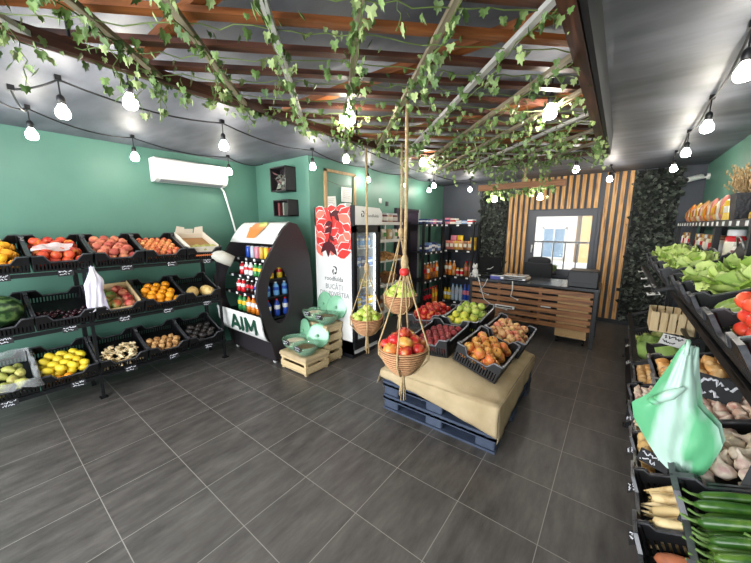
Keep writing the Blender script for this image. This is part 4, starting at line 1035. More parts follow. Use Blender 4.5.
# ------------------------------------------------------------- glass-door fridge with printed side
fx0, fx1, fy0, fy1 = -3.19, -2.545, 2.85, 3.385
fg = empty('display_fridge', T((-2.91, 3.13, 0)), 'tall white glass-door fridge with a red leaf print on its side', 'fridge')
L = Vector((2.91, -3.13, 0))
FW = mat('fridge_white', rgb(226, 226, 224), .35); FB = mat('fridge_black', rgb(24, 25, 30), .35); FIN = mat('fridge_inner', rgb(214, 226, 240), .5)
b = MB(); b.b2((fx0, fy0, .07), (fx1, fy0+.025, 1.93)); b.b2((fx0, fy1-.025, .07), (fx1, fy1, 1.93)); b.b2((fx0, fy0, 1.70), (fx1-.02, fy1, 1.93)); b.b2((fx0, fy0, .07), (fx1, fy1, .24)); lo(b).build('cabinet', FW, fg)
lo(MB().b2((fx0, fy0+.02, .24), (fx0+.03, fy1-.02, 1.70))).build('inner_back', FIN, fg)
lo(MB().b2((fx0+.02, fy0+.03, 0), (fx1-.03, fy1-.03, .07))).build('plinth', FB, fg)
b = MB(); b.b2((fx1-.01, fy0, .24), (fx1+.03, fy0+.06, 1.70)); b.b2((fx1-.01, fy1-.06, .24), (fx1+.03, fy1, 1.70)); b.b2((fx1-.01, fy0, 1.62), (fx1+.03, fy1, 1.71)); b.b2((fx1-.01, fy0, .14), (fx1+.03, fy1, .25))
dr = lo(b).build('door', FB, fg)
lo(MB().b2((fx1+.005, fy0+.06, .25), (fx1+.012, fy1-.06, 1.62))).build('pane', GLASS, dr)
lo(MB().tube([(fx1+.03, fy0+.045, .85), (fx1+.06, fy0+.045, .87), (fx1+.06, fy0+.045, 1.2), (fx1+.03, fy0+.045, 1.22)], .012, 8)).build('handle', FB, dr, True)
for y in (fy0+.045, fy1-.07): lo(MB().b2((fx1-.03, y, .27), (fx1-.018, y+.016, 1.6))).build('light_tube', emit_mat('fridge_tube', (.82, .92, 1, 1), 6) if 'fridge_tube' not in bpy.data.materials else bpy.data.materials['fridge_tube'], fg)
# rounded sign box above the door
b = MB(); pts = [(fy0+.02, 1.715), (fy1-.04, 1.715), (fy1+.0, 1.74), (fy1+.02, 1.80), (fy1+.005, 1.88), (fy1-.04, 1.925), (fy0+.02, 1.935)]
lo(b.prism(pts, fx1-.02, fx1+.045, 'X')).build('sign_box', FW, fg)
lo(MB().b2((fx1-.02, fy0-.002, 1.70), (fx1+.04, fy0+.05, 1.94))).build('sign_end_cap', FB, fg)
GREYT = mat('print_grey', rgb(120, 120, 124), .5); INK = mat('print_black', rgb(40, 38, 42), .5)
RDP = mat('print_red', rgb(206, 52, 48), .45); PKP = mat('print_coral', rgb(226, 112, 96), .45); MAR = mat('print_maroon', rgb(74, 22, 30), .45); WPR = mat('print_white', rgb(236, 232, 228), .45)
def swirl(M, s, parent):
    b = MB()
    for a0, rr in ((0, .5), (2.2, .38), (4.2, .28)):
        pts = [(rr*s*math.cos(a0+t*.28)*(.5+.06*t), rr*s*math.sin(a0+t*.28)*(.6+.06*t), 0) for t in range(9)]
        b.tube(pts, [s*.03, s*.07, s*.1, s*.12, s*.12, s*.1, s*.07, s*.05, s*.02], 5)
    b.v = [(x, y, z*.01) for x, y, z in b.v]; b.build('emblem', INK, parent, M=M)
MS = T(Vector((fx1+.0462, fy0+.27, 1.825))+L) @ RZ(90) @ RX(90)
word('roodfulda', .055, GREYT, fg, MS @ T((.08, -.0, 0)), sx=1.15); swirl(MS @ T((-.115, .01, 0)), .085, fg)
MF = T(Vector((0, fy0-.0005, 0))+Vector((L.x, L.y, 0))) @ RX(90)      # x = world x, y = world z on the side face
def side_poly(pts, m_, nm, lift): 
    n_ = len(pts); c = (sum(p[0] for p in pts)/n_, sum(p[1] for p in pts)/n_)
    MB().add([(c[0], c[1], lift)]+[(x, y, lift) for x, y in pts], [(0, 1+i, 1+(i+1) % n_) for i in range(n_)]).build(nm, m_, fg, M=MF)
def leafp(p, q, wd):
    p, q = Vector(p), Vector(q); d = q-p; nn = Vector((-d.y, d.x)).normalized()*wd
    return [tuple(v_) for v_ in (p, p+d*.2+nn*.7, p+d*.45+nn, p+d*.75+nn*.55, q, p+d*.75-nn*.55, p+d*.45-nn, p+d*.2-nn*.7)]
X0, X1 = fx0+.02, fx1-.01; Z0, Z1 = 1.29, 1.925
def sp_(u, v): return (X0+(X1-X0)*u, Z0+(Z1-Z0)*v)
side_poly([sp_(0, .20), sp_(1, .20), sp_(1, 1), sp_(0, 1)], RDP, 'print_ground', .0004)
LV = [((.0, 1.0), (.34, .80), .075), ((.0, .84), (.30, .92), .05), ((.0, .64), (.34, .76), .06), ((.0, .66), (.30, .50), .06), ((.0, .46), (.30, .40), .06), ((.03, .42), (.28, .14), .07), ((.02, .10), (.32, .32), .06), ((.0, .26), (.2, .02), .05),
    ((.62, 1.0), (.99, .88), .065), ((.64, .80), (1.0, 1.0), .055), ((1.0, .66), (.64, .86), .08), ((.60, .74), (.82, .44), .075), ((1.0, .58), (.76, .66), .05), ((.60, .22), (1.0, .52), .08), ((.62, .14), (1.0, .32), .075), ((.62, .06), (1.0, .16), .06), ((1.0, .40), (.78, .52), .05), ((.42, .46), (.68, .60), .05), ((.36, .98), (.62, .99), .04), ((.44, .06), (.58, .26), .05), ((.5, .36), (.66, .30), .05), ((.26, .60), (.42, .52), .04)]
for i, (a, c, wd) in enumerate(LV):
    a, c = sp_(*a), sp_(*c); side_poly(leafp(a, c, wd+.012), WPR, 'leaf_outline', .0007+.0002*i); side_poly(leafp(a, c, wd), (RDP, PKP, RDP)[i % 3], 'printed_leaf', .0008+.0002*i)
for i, (a, c, wd) in enumerate([((.42, .98), (.50, .72), .014), ((.50, .74), (.40, .40), .020), ((.40, .42), (.36, .16), .020), ((.46, .86), (.72, .92), .038), ((.56, .9), (.70, .72), .035), ((.48, .72), (.28, .66), .035), ((.46, .62), (.26, .50), .035), ((.38, .34), (.14, .10), .045), ((.38, .34), (.62, .06), .05), ((.37, .3), (.36, .02), .045), ((.40, .46), (.56, .34), .03), ((.36, .24), (.2, .22), .03)]):
    side_poly(leafp(sp_(*a), sp_(*c), wd), MAR, 'printed_branch', .006+.0002*i)
cx = (X0+X1)/2
swirl(MF @ T((cx+.02, 1.13, .001)), .12, fg)
word('roodfulda', .085, INK, fg, MF @ T((cx, 1.03, .001)), sx=1.0)
for s_, z, sz in (('BUC\u0102\u021aI', .92, .095), ('DIN POVESTEA', .828, .085), ('TA', .74, .095)): word(s_, sz, GREYT, fg, MF @ T((cx, z, .001)), sx=.92)
CHEESE = bright('cheese', rgb(226, 206, 110)); PBLU = bright('paleblue', rgb(120, 150, 200)); CRM = bright('cream', rgb(232, 226, 206)); NAVY = bright('navy', rgb(44, 60, 110)); BRN = bright('brown', rgb(140, 90, 54))
FS = [.42, .66, .90, .94+.24, 1.42]
for z in FS: lo(MB().b2((fx0+.03, fy0+.03, z-.012), (fx1-.06, fy1-.03, z))).build('shelf', WHITEM, fg)
def pack(M, w, d, h, m_, label, group, strip=None, name='carton', cat='carton', r=.006):
    k = ('p', w, d, h, m_.name, strip.name if strip else '')
    if k not in CACHE:
        CACHE[k] = [MB().rbox((0, 0, h/2), (w, d, h), r).mesh(name, m_)]
        if strip: CACHE[k].append(MB().rbox((0, 0, h*.55), (w+.002, d+.002, h*.35), r).mesh('printed_band', strip))
    o = put(name, CACHE[k][0], None, M)
    if strip: put('printed_band', CACHE[k][1], o)
    return tag(o, label, cat, group)
for k, z in enumerate(FS):
    for i in range(4):
        for dp in range(2):
            M = T((fx1-.13-.13*dp, fy0+.09+i*.122, z))
            if k == 4: jar(M, .15, .04, WHT, PBLU, LBLUE, 'white yogurt jar on the top shelf of the glass-door fridge', 'yogurt jars in the fridge')
            elif k == 3: pack(M, .10, .10, .11, (NAVY, PBLU)[(i+dp) % 2], '%s dairy carton on the second fridge shelf' % ('navy', 'pale blue')[(i+dp) % 2], 'fridge cartons %d' % ((i+dp) % 2), WHT)
            elif k == 2: pack(M, .11, .11, .08, (CHEESE, CRM)[(i+dp) % 2], '%s cheese block on the middle fridge shelf' % ('yellow', 'cream')[(i+dp) % 2], 'fridge cheeses %d' % ((i+dp) % 2), None, 'cheese', 'cheese', .03)
            elif k == 1: pack(M, .11, .10, .10, (PBLU, YEL)[(i+dp) % 2], '%s food box on the fourth fridge shelf' % ('pale blue', 'yellow')[(i+dp) % 2], 'fridge boxes %d' % ((i+dp) % 2), WHT)
            else: pack(M, .11, .11, .12, (CRM, NAVY)[(i+dp) % 2], '%s food tub on the lowest fridge shelf' % ('cream', 'navy')[(i+dp) % 2], 'fridge tubs %d' % ((i+dp) % 2), LBLUE, 'tub', 'tub', .02)

# ------------------------------------------------------------- crates with glass bowls by the fridge
def woodcrate(M, w, d, h, n_, label, posts=True):
    t = empty('wooden_crate', M, label, 'crate'); g = h/n_
    for sx in (-1, 1):
        for sy in (-1, 1): MB().b2((sx*(w/2-.024)-.016, sy*(d/2-.024)-.016, 0), (sx*(w/2-.024)+.016, sy*(d/2-.024)+.016, h)).build('corner_post', PINE, t)
    for k in range(n_):
        z0, z1 = k*g+g*.30, (k+1)*g-.002
        for s_ in (-1, 1):
            MB().b2((-w/2, s_*(d/2-.004)-.004, z0), (w/2, s_*(d/2-.004)+.004, z1)).build('slat', PINE, t)
            MB().b2((s_*(w/2-.004)-.004, -d/2+.008, z0), (s_*(w/2-.004)+.004, d/2-.008, z1)).build('slat', PINE, t)
    MB().b2((-w/2+.008, -d/2+.008, .012), (w/2-.008, d/2-.008, .02)).build('base_board', PINE, t)
    return t
woodcrate(T((-2.895, 2.355, 0)), .46, .36, .21, 2, 'low pale wooden crate with burlap and glass bowls beside the cooler')
woodcrate(T((-2.905, 2.69, 0)), .38, .27, .49, 4, 'taller pale wooden crate with glass bowls against the fridge')
def clothtop(cx, cy, z, w, d, dr, label):
    def g(u, v):
        x, y = (u-.5)*(w+2*dr), (v-.5)*(d+2*dr); ex, ey = max(0, abs(x)-w/2), max(0, abs(y)-d/2)
        xx = math.copysign(min(abs(x), w/2+.008+.1*ex), x); yy = math.copysign(min(abs(y), d/2+.008+.1*ey), y)
        return V(xx, yy, .004-max(ex, ey))+noise.noise_vector(V(x*9, y*9, z))*.005
    o = MB().grid(g, 26, 22).build('burlap_mat', BURL, None, True, T((cx, cy, z))); tag(o, label, 'cloth')
clothtop(-2.895, 2.355, .212, .46, .36, .045, 'burlap mat draped over the low wooden crate')
clothtop(-2.905, 2.69, .492, .38, .27, .03, 'burlap mat draped over the taller wooden crate')
GGL = glass_mat('green_bowl_glass', rgb(150, 200, 168), .08, .38); LIDG = mat('green_lid_glass', rgb(140, 196, 160), .25, c2=rgb(120, 180, 146), scale=6, coat=.5)
def bowl(x, y, z, r, fill, label, sm):
    t = empty('glass_bowl', T((x, y, z)), label, 'bowl')
    h = r*.78
    MB().lathe([(r*.55, 0), (r*.6, .006), (r*.9, h*.5), (r, h), (r*.97, h), (r*.86, h*.5), (r*.55, .014), (.001, .012)], 28).build('bowl', GGL, t, True)
    MB().ell((0, 0, h*.55), (r*.86, r*.86, r*.22), 18, 8, None, lambda d: 1+.12*noise.noise(d*5)).build('filling', fill, t, True)
    cd = MB().rbox((r*.25, -r*1.03, h*.72+.03), (.11, .003, .06), .001).build('price_card', CARD, t)
    scribble(.11, .06, int(x*100) % 97+3).build('chalk_writing', CHALK, cd, M=T((r*.25, -r*1.03-.002, h*.72+.03)))
FILW = mat('white_curd', rgb(228, 216, 190), .8, bump=.5); FILB = mat('brown_olives', rgb(96, 76, 52), .5, c2=rgb(140, 118, 84), scale=60, bump=.8, bscale=70)
bowl(-3.03, 2.33, .222, .16, FILW, 'green glass bowl of pale curd at the left of the low crate', 0)
bowl(-2.775, 2.28, .222, .15, FILB, 'green glass bowl of brown olives at the right of the low crate', 0)
bowl(-3.04, 2.665, .502, .16, FILW, 'green glass bowl of pale curd at the left of the taller crate', 0)
bowl(-2.80, 2.64, .502, .155, FILB, 'green glass bowl of brown olives at the right of the taller crate', 0)
def lid(x, y, z, r, ty, rz, label):
    M = T((x, y, z)) @ RZ(rz) @ RX(90-ty) @ T((0, r, 0)) 
    t = empty('glass_cover', M, label, 'glass cover')
    MB().lathe([(.001, .012), (r*.5, .010), (r*.9, .004), (r, 0), (r, -.006), (r*.9, -.002), (.001, .004)], 30).build('disc', LIDG, t, True)
    MB().lathe([(.012, .008), (.010, .02), (.02, .03), (.018, .04), (.001, .042)], 14).build('knob', LIDG, t, True)
lid(-3.09, 2.50, .235, .15, 8, -14, 'green glass cover standing behind the left bowl of the low crate')
lid(-2.80, 2.47, .225, .15, 14, 24, 'green glass cover leaning behind the right bowl of the low crate')
lid(-3.02, 2.80, .535, .155, 8, -6, 'green glass cover standing against the fridge at the left')
lid(-2.79, 2.79, .515, .155, 10, 12, 'green glass cover standing against the fridge at the right')
# ------------------------------------------------------------- right rack contents
def crateR(M, what, wide=False): return crate(M, 'black plastic crate '+what, wide=wide)
PITCH = .395
def yr(i): return 1.57-.0+(i-1)*PITCH      # slot centres of the near rack: 0 -> 1.085
X2 = .28
def slotW(tier, y): return T((X2-.004+(.06 if tier == 'top' else 0), y, TZR[tier]+.004)) @ RZ(-90) @ RX(TILT) @ T((0, .385/2, 0))
PINEZ = wood_mat('pine_stave', [rgb(205, 176, 128), rgb(236, 214, 172)], 'Z')
# leafy heads
def lettuce_mb(r, n_, sd, up=.55, ruf=.25):
    rd = random.Random(sd); b = MB()
    for k in range(n_):
        az = k*2.4+rd.uniform(-.3, .3); lv = k/n_; ln = r*(.75+.5*(1-lv)); wd = r*(.75+.25*(1-lv)); tilt = .25+up*1.3*lv
        M = Matrix.Rotation(az, 4, 'Z')
        ph = rd.uniform(0, 6)
        def g(u, v):
            s_ = (u-.5)*2; t = v
            x = ln*t*math.cos(tilt*(1.15-.5*t))*(1-.12*t); z = ln*t*math.sin(tilt)+.25*ln*math.sin(t*PI*.7)*(.4+lv) - .30*ln*t*t*(1-lv)
            w_ = wd*(math.sin(min(1, t*1.1+.12)*PI*.80)**.8)
            y = s_*w_; z += abs(s_)**2*wd*.35*(.5+lv) + ruf*r*.30*math.sin(s_*9+ph+t*5)*abs(s_)*t + .06*r*math.sin(t*14+ph)*(1-abs(s_))
            return M @ Vector((x+.04*r, y, z+.05*r))
        b.grid(g, 10, 8)
    return b
LET = leaf_mat('lettuce_leaf', [rgb(150, 184, 76), rgb(186, 208, 110), rgb(206, 222, 142), rgb(128, 168, 62)], .5, .35)
CAB = leaf_mat('cabbage_leaf', [rgb(120, 160, 74), rgb(156, 186, 100), rgb(176, 202, 120)], .45, .35)
RIBM = mat('lettuce_heart', rgb(222, 228, 170), .5)
let_me = [lettuce_mb(.12, 14, s_, .45, .5).mesh('lettuce_leaves', LET, True) for s_ in (1, 2, 3)]
heart = MB().ell((0, 0, .045), (.05, .05, .05), 10, 8).mesh('lettuce_heart', RIBM, True)
def lettuce(M, label, group, i=0, s_=1.0):
    o = put('lettuce', let_me[i % 3], None, M @ Matrix.Scale(s_, 4)); put('heart', heart, o); return tag(o, label, 'lettuce', group)
def cabbage_mb(r, sd):
    rd = random.Random(sd); b = MB().ell((0, 0, r*.95), (r*.92, r*.92, r*.85), 20, 12, None, lambda d: 1+.05*noise.noise(d*4))
    for k in range(9):
        M = Matrix.Rotation(k*2.4, 4, 'Z')
        def g(u, v):
            a = (u-.5)*2.0; e = -.9+v*(1.5+.3*(k % 3)); q = r*(1.0+.05*(k % 4)+.05*v*v+.05*math.sin(a*7+k)*v)
            return M @ Vector((q*math.cos(e)*math.cos(a), q*math.cos(e)*math.sin(a), r*.95+q*.9*math.sin(e)))
        b.grid(g, 9, 8)
    return b
cab_me = cabbage_mb(.105, 5).mesh('cabbage_leaves', CAB, True)
stalk_me = MB().lathe([(.02, 0), (.022, .02), (.02, .05)], 10).mesh('stalk', RIBM, True)
def cabbage(M, label, group):
    o = put('cabbage', cab_me, None, M); put('stalk', stalk_me, o, T((0, 0, -.01))); return tag(o, label, 'cabbage', group)
# top tier
crateR(slotR('top', yr(0)), 'nearest on the top tier of the right rack')
for i, (x, y) in enumerate([(-.12, -.13), (-.11, -.03)]): put_fruit('tomato', slotR('top', yr(0)) @ T((x, y, .06)) @ Matrix.Scale(1.35, 4), 'big red tomato in the nearest top crate of the right rack', 'tomato', 'tomatoes in the nearest crate')
heap('tomato', slotR('top', yr(0)), 'big red tomato in the nearest top crate of the right rack', 'tomato', 'tomatoes in the nearest crate', .047, xhi=.1, seed=31, layers=2, base=.03)
crateR(slotR('top', yr(1)), 'of red tomatoes on the top tier of the right rack')
heap('tomato', slotR('top', yr(1)), 'red tomato heaped in the top tier of the right rack', 'tomato', 'tomatoes on the top tier', .045, seed=32, layers=3, ylo=-.9, base=.03)
crateR(slotR('top', yr(2)), 'of zucchini on the top tier of the right rack')
heap('cucumber', slotR('top', yr(2)) @ RZ(90), 'green zucchini lying on the top tier of the right rack', 'zucchini', 'zucchini on the top tier', .027, w=CD-.05, d=CW-.04, el=4.2, asp=1.05, layers=3, orient='x1', seed=33, shell=False, base=.012)
crateR(slotR('top', yr(3)), 'of lettuce beside the zucchini on the top tier')
crateR(slotR('top', yr(4)), 'of lettuce, second behind the zucchini crate')
for j, (k, x, y, z) in enumerate([(3, -.06, -.04, .025), (3, .08, .10, .03), (4, -.06, -.04, .025), (4, .08, .10, .03)]):
    lettuce(slotR('top', yr(k)) @ T((x, y, z)) @ RZ(j*70) @ RX(-20+10*(j % 4)), 'pale green lettuce head next to the zucchini crate' if k == 3 else 'pale green lettuce head in the second lettuce crate', 'lettuces crate %d' % k, j, 1.25)
for q, y in enumerate((3.58, 4.20, 4.80)):
    crateR(slotW('top', y), ['of lettuce at the near end of the far right rack', 'of lettuce in the middle of the far right rack', 'of lettuce at the far end of the far right rack'][q], True)
    for j, (x, yy, z) in enumerate([(-.19, -.02, .03), (.0, .03, .03), (.19, .0, .03)]):
        lettuce(slotW('top', y) @ T((x, yy, z)) @ RZ(j*80+q*30) @ RX(-15+9*j), ['leafy lettuce head at the near end of the far rack', 'leafy lettuce head in the middle of the far rack', 'leafy lettuce head at the far end of the far rack'][q], 'far lettuces %d' % q, j+q, 1.1)
# middle tier
ym = lambda i: 1.065+i*.40
crateR(slotR('mid', ym(0)), 'of long green peppers at the front of the right rack')
heap('pepper', slotR('mid', ym(0)) @ RZ(90), 'long shiny green pepper in the nearest middle crate', 'pepper', 'long green peppers', .0150, w=CD-.02, d=CW-.03, el=7, asp=1.0, layers=6, orient='x1', seed=34, shell=False, base=.005, jit=.8, lay=.75)
crateR(slotR('mid', ym(1)), 'of garlic bulbs behind the green peppers')
heap('garlic', slotR('mid', ym(1)), 'white garlic bulb in the crate behind the peppers', 'garlic', 'garlic bulbs', .031, seed=35, layers=3, base=.0)
crateR(slotR('mid', ym(2)), 'of pinkish shallots behind the garlic crate')
heap('pink_garlic', slotR('mid', ym(2)), 'pinkish shallot in the crate behind the garlic', 'shallot', 'shallots behind the garlic', .026, seed=36, layers=2)
crateR(slotR('mid', ym(3)), 'third behind the peppers on the middle tier of the right rack')
heap('onion', slotR('mid', ym(3)), 'golden onion on the middle tier of the right rack', 'onion', 'golden onions', .034, seed=37, layers=2)
t = empty('wooden_crate', T((.50, 4.28, .66)), 'pale wooden crate with upright staves at the far end of the right middle tier', 'crate')
MB().b2((-.16, -.17, 0), (.16, .17, .012)).build('base_board', PINE, t)
for k in range(5):
    for s_ in (-1, 1):
        MB().b2((s_*.16-.004, -.168+.068*k, 0), (s_*.16+.004, -.168+.068*k+.055, .20)).build('stave', PINEZ, t)
        MB().b2((-.156+.064*k, s_*.17-.004, 0), (-.156+.064*k+.052, s_*.17+.004, .20)).build('stave', PINEZ, t)
# bottom tier
crateR(slotR('low', yr(0)+.395*.0+.39), 'of sweet potatoes on the bottom tier of the right rack') if False else None
yl = lambda i: 1.475+i*.395
crateR(slotR('low', yl(0)), 'of sweet potatoes on the bottom tier of the right rack')
heap('carrot', slotR('low', yl(0)) @ RZ(90), 'reddish brown sweet potato on the bottom tier', 'sweet potato', 'sweet potatoes', .032, w=CD-.05, d=CW-.03, el=2.4, layers=2, orient='x1', seed=38, shell=False, base=.01)
crateR(slotR('low', yl(1)), 'of parsnips on the bottom tier of the right rack')
heap('parsnip', slotR('low', yl(1)) @ RZ(90), 'pale tapering parsnip on the bottom tier', 'parsnip', 'parsnips', .024, w=CD-.05, d=CW-.03, el=4.6, asp=.95, layers=4, orient='x', seed=39, shell=False, base=.0)
crateR(slotR('low', yl(2)), 'of pale potatoes on the bottom tier of the right rack')
heap('potato', slotR('low', yl(2)), 'pale brown potato on the bottom tier of the right rack', 'potato', 'pale brown potatoes', .036, el=1.2, seed=40, layers=3)
crateR(slotR('low', yl(3)), 'of ginger with a white carton tray on the bottom tier')
heap('ginger', slotR('low', yl(3)), 'pale ginger root in the white carton tray of the right rack', 'ginger', 'ginger roots on the right', .022, el=1.9, asp=1.2, layers=4, seed=41, orient='flat', base=.02, w=CW-.06)
Mx = slotR('low', yl(3)) @ T((0, -.0, .016))
t = empty('carton_tray', Mx, 'white carton tray lining the ginger crate on the bottom tier', 'carton')
MB().b2((-.175, -.205, 0), (.175, .205, .004)).build('base', CART_IN, t)
sd = MB()
for s_ in (-1, 1): sd.b2((s_*.178-.002, -.207, 0), (s_*.178+.002, .207, .13)); sd.b2((-.178, s_*.207-.002, 0), (.178, s_*.207+.002, .11))
sd.build('side', CARTON, t)
crateR(slotR('low', yl(4)), 'of pink-skinned shallots on the bottom tier of the right rack')
heap('pink_garlic', slotR('low', yl(4)), 'pink shallot on the bottom tier of the right rack', 'shallot', 'shallots on the bottom tier', .026, seed=42, layers=3)
crateR(slotW('low', 3.60), 'of onions at the near end of the far bottom tier', True)
heap('onion', slotW('low', 3.60), 'golden onion on the far bottom tier', 'onion', 'golden onions on the far rack', .034, w=.555, d=.355, seed=43, layers=2)
crateR(slotW('low', 4.22), 'of green cabbages on the far bottom tier', True)
for j, (x, y) in enumerate([(-.17, -.04), (.06, -.05), (.2, .08)]): cabbage(slotW('low', 4.22) @ T((x, y, .03)) @ RZ(j*50) @ RX(-15), ['round green cabbage, far one of the bottom tier crate', 'round green cabbage in the middle of the bottom tier crate', 'round green cabbage, near one of the bottom tier crate'][j] if True else '', 'green cabbages')
crateR(slotW('low', 4.84), 'of pale marrows on the far bottom tier', True)
for j, y in enumerate((-.12, -.02, .08)): put_fruit('marrow', slotW('low', 4.84) @ T((.02*j, y, .07+.012*j)) @ RZ(90-75+6*j), 'long pale green marrow at the far end of the bottom tier', 'marrow', 'pale marrows')
# price cards of the right rack
def cardR(x, y, z, label, rot=0, w=.10, h=.055, pale=False, tilt=-50, lines=2): return card(T((x, y, z)) @ RZ(-90+rot) @ RX(tilt), label, w, h, pale, None, lines)
for y, s_ in ((1.70, 'between sweet potatoes and parsnips'), (2.06, 'between parsnips and potatoes'), (2.42, 'below the potatoes'), (2.85, 'below the ginger tray')):
    cardR(.20, y, .285, 'small black chalk price card sticking out over the floor '+s_, 0, .085, .05)
for y, s_ in ((4.1, 'below the cabbages'), (4.7, 'below the marrows')): cardR(.215, y, .29, 'small pale price card sticking out '+s_, 0, .085, .05, True)
for y, s_ in ((3.1, 'nearest'), (3.5, 'second'), (4.0, 'third'), (4.6, 'farthest')): cardR(.245, y, 1.20, '%s of the pale price cards sticking out under the lettuce tier' % s_, 0, .12, .075, True, -78)
card(T((.40, 1.90, 1.005)) @ RZ(-22) @ RX(-32), 'big black chalk price card above the shallots beside the green bag', .155, .105)
card(T((.36, 2.85, .93)) @ RZ(-30) @ RX(-40), 'grey chalk price card above the cabbages under the top tier edge', .13, .08, True)
card(T((.40, 1.685, .50)) @ RZ(-25) @ RX(-40), 'black chalk price card stuck between the sweet potatoes and parsnips', .15, .085)
card(T((.27, 2.10, .46)) @ RZ(-25) @ RX(-40), 'black chalk price card stuck above the parsnips under the green bag', .13, .07)
o = MB().rbox((0, 0, 0), (.11, .002, .14), .0009).build('price_card', CARD, None, M=T((.405, 1.265, .955)) @ RZ(-35) @ RX(-28)); tag(o, 'black chalk price card reading 18,00 between peppers and garlic', 'price card')
word('18,00', .042, CHALK, o, T((-.01, -.002, .0)) @ RX(90) @ RZ(-62), 'chalk_writing')
# ------------------------------------------------------------- hanging bags
def bagmesh(outline, th, seed, pleat, rows=26, cols=18):
    """outline: list of (left, right, z) from the hook down; both faces, pleated"""
    zs = [o_[2] for o_ in outline]
    def lr(v):
        z = zs[0]+(zs[-1]-zs[0])*v
        for i in range(len(outline)-1):
            if outline[i][2] >= z >= outline[i+1][2]-1e-9:
                q = (outline[i][2]-z)/max(1e-6, outline[i][2]-outline[i+1][2])
                return outline[i][0]*(1-q)+outline[i+1][0]*q, outline[i][1]*(1-q)+outline[i+1][1]*q, z
        return outline[-1]
    b = MB()
    for s_ in (-1, 1):
        def g(u, v):
            l_, r_, z = lr(v); x = l_+(r_-l_)*u
            bulge = th*math.sin(u*PI)**.7*(.25+.75*math.sin(min(1, v*1.15)*PI)**.6)
            tw = (u*3.2+v*1.6+.25*math.sin(v*5+seed)+seed*.13) % 1.0; pl = pleat*1.5*(abs(tw-.5)*4-1)*math.sin(u*PI)**.6*(.35+v*.65)
            nz_ = noise.noise(V(x*14, z*10, seed+s_))*pleat*2.0*math.sin(u*PI)
            return V(x, s_*bulge+pl*.6+nz_, z-.012*math.sin(u*7+seed)*v)
        b.grid(g, cols, rows)
    return b
def film(name, c, c2, al):
    m, nt, b, n, l = new_mat(name)
    tc = n.new('ShaderNodeTexCoord'); mp = n.new('ShaderNodeMapping'); mp.inputs['Rotation'].default_value = (0, R(35), 0); mp.inputs['Scale'].default_value = (6, 6, 1.0)
    l.new(tc.outputs['Object'], mp.inputs['Vector'])
    nz = n.new('ShaderNodeTexNoise'); nz.inputs['Scale'].default_value = 1.6; nz.inputs['Detail'].default_value = 3; l.new(mp.outputs[0], nz.inputs['Vector'])
    rp = ramp(n, [c, c2]); rp.color_ramp.elements[0].position = .46; rp.color_ramp.elements[1].position = .56
    l.new(nz.outputs['Fac'], rp.inputs['Fac']); l.new(rp.outputs['Color'], b.inputs['Base Color'])
    b.inputs['Roughness'].default_value = .3; b.inputs['Alpha'].default_value = al
    b.inputs['Subsurface Weight'].default_value = .0
    return m
GB = film('green_film', rgb(98, 176, 126), rgb(182, 212, 196), .9)
# s runs to the left seen from the aisle; local x = right in the photo
gout = [(-.010, .010, .0), (-.022, .014, -.03), (-.035, .022, -.08), (-.072, .045, -.19), (-.112, .095, -.235), (-.100, .112, -.29), (-.055, .098, -.36), (-.01, .080, -.42), (.06, .070, -.44)]
ang = math.degrees(math.atan2(-.21, 1.33))
t = empty('plastic_bag_bundle', T((.205, 1.335, 1.335)) @ RZ(ang), 'bundle of pale green plastic carrier bags hanging from the right rack', 'plastic bags')
bagmesh(gout, .028, 2.0, .010).build('bag', GB, t, True)
bagmesh([(l_*.9+.006, r_*.9+.012, z*.97-.01) for l_, r_, z in gout], .018, 5.0, .012).build('bag', GB, t, True, T((.004, .03, 0)))
MB().tube([(0, .02, .0), (0, .0, .012), (0, -.012, .0), (0, -.02, -.03)], .006, 6).build('hanging_loop', GB, t, True)
kn = MB(); kn.ell((-.055, -.036, -.20), (.016, .014, .012), 10, 8); kn.tube([(-.055, -.03, -.20), (-.02, -.034, -.165), (.01, -.03, -.13)], [.012, .016, .006], 8)
kn.build('handle_fold', GB, t, True)
MB().tube([(.205, 1.335, 1.352), (.205, 1.335, 1.335), (.212, 1.335, 1.325), (.222, 1.335, 1.335)], .0025, 6, T((0, 0, 0))).build('hook', STEEL, t, True, (T((.205, 1.335, 1.335)) @ RZ(ang)).inverted())
WB = film('lilac_film', rgb(206, 198, 226), rgb(236, 232, 244), .95)
wout = [(-.018, .018, .0), (-.022, .024, -.04), (-.055, .07, -.12), (-.075, .075, -.16), (-.072, .06, -.22), (-.078, .075, -.35), (-.066, .09, -.42)]
t = empty('plastic_bag_bundle', T((XR0+.045, .705, 1.325)) @ RZ(90), 'bundle of white-lilac plastic bags hanging from the left rack', 'plastic bags')
bagmesh(wout, .022, 1.0, .008).build('bag', WB, t, True)
MB().tube([(0, .04, -.005), (0, .02, .006), (0, 0, 0), (0, -.0, -.03)], .004, 6).build('hanging_loop', WB, t, True)
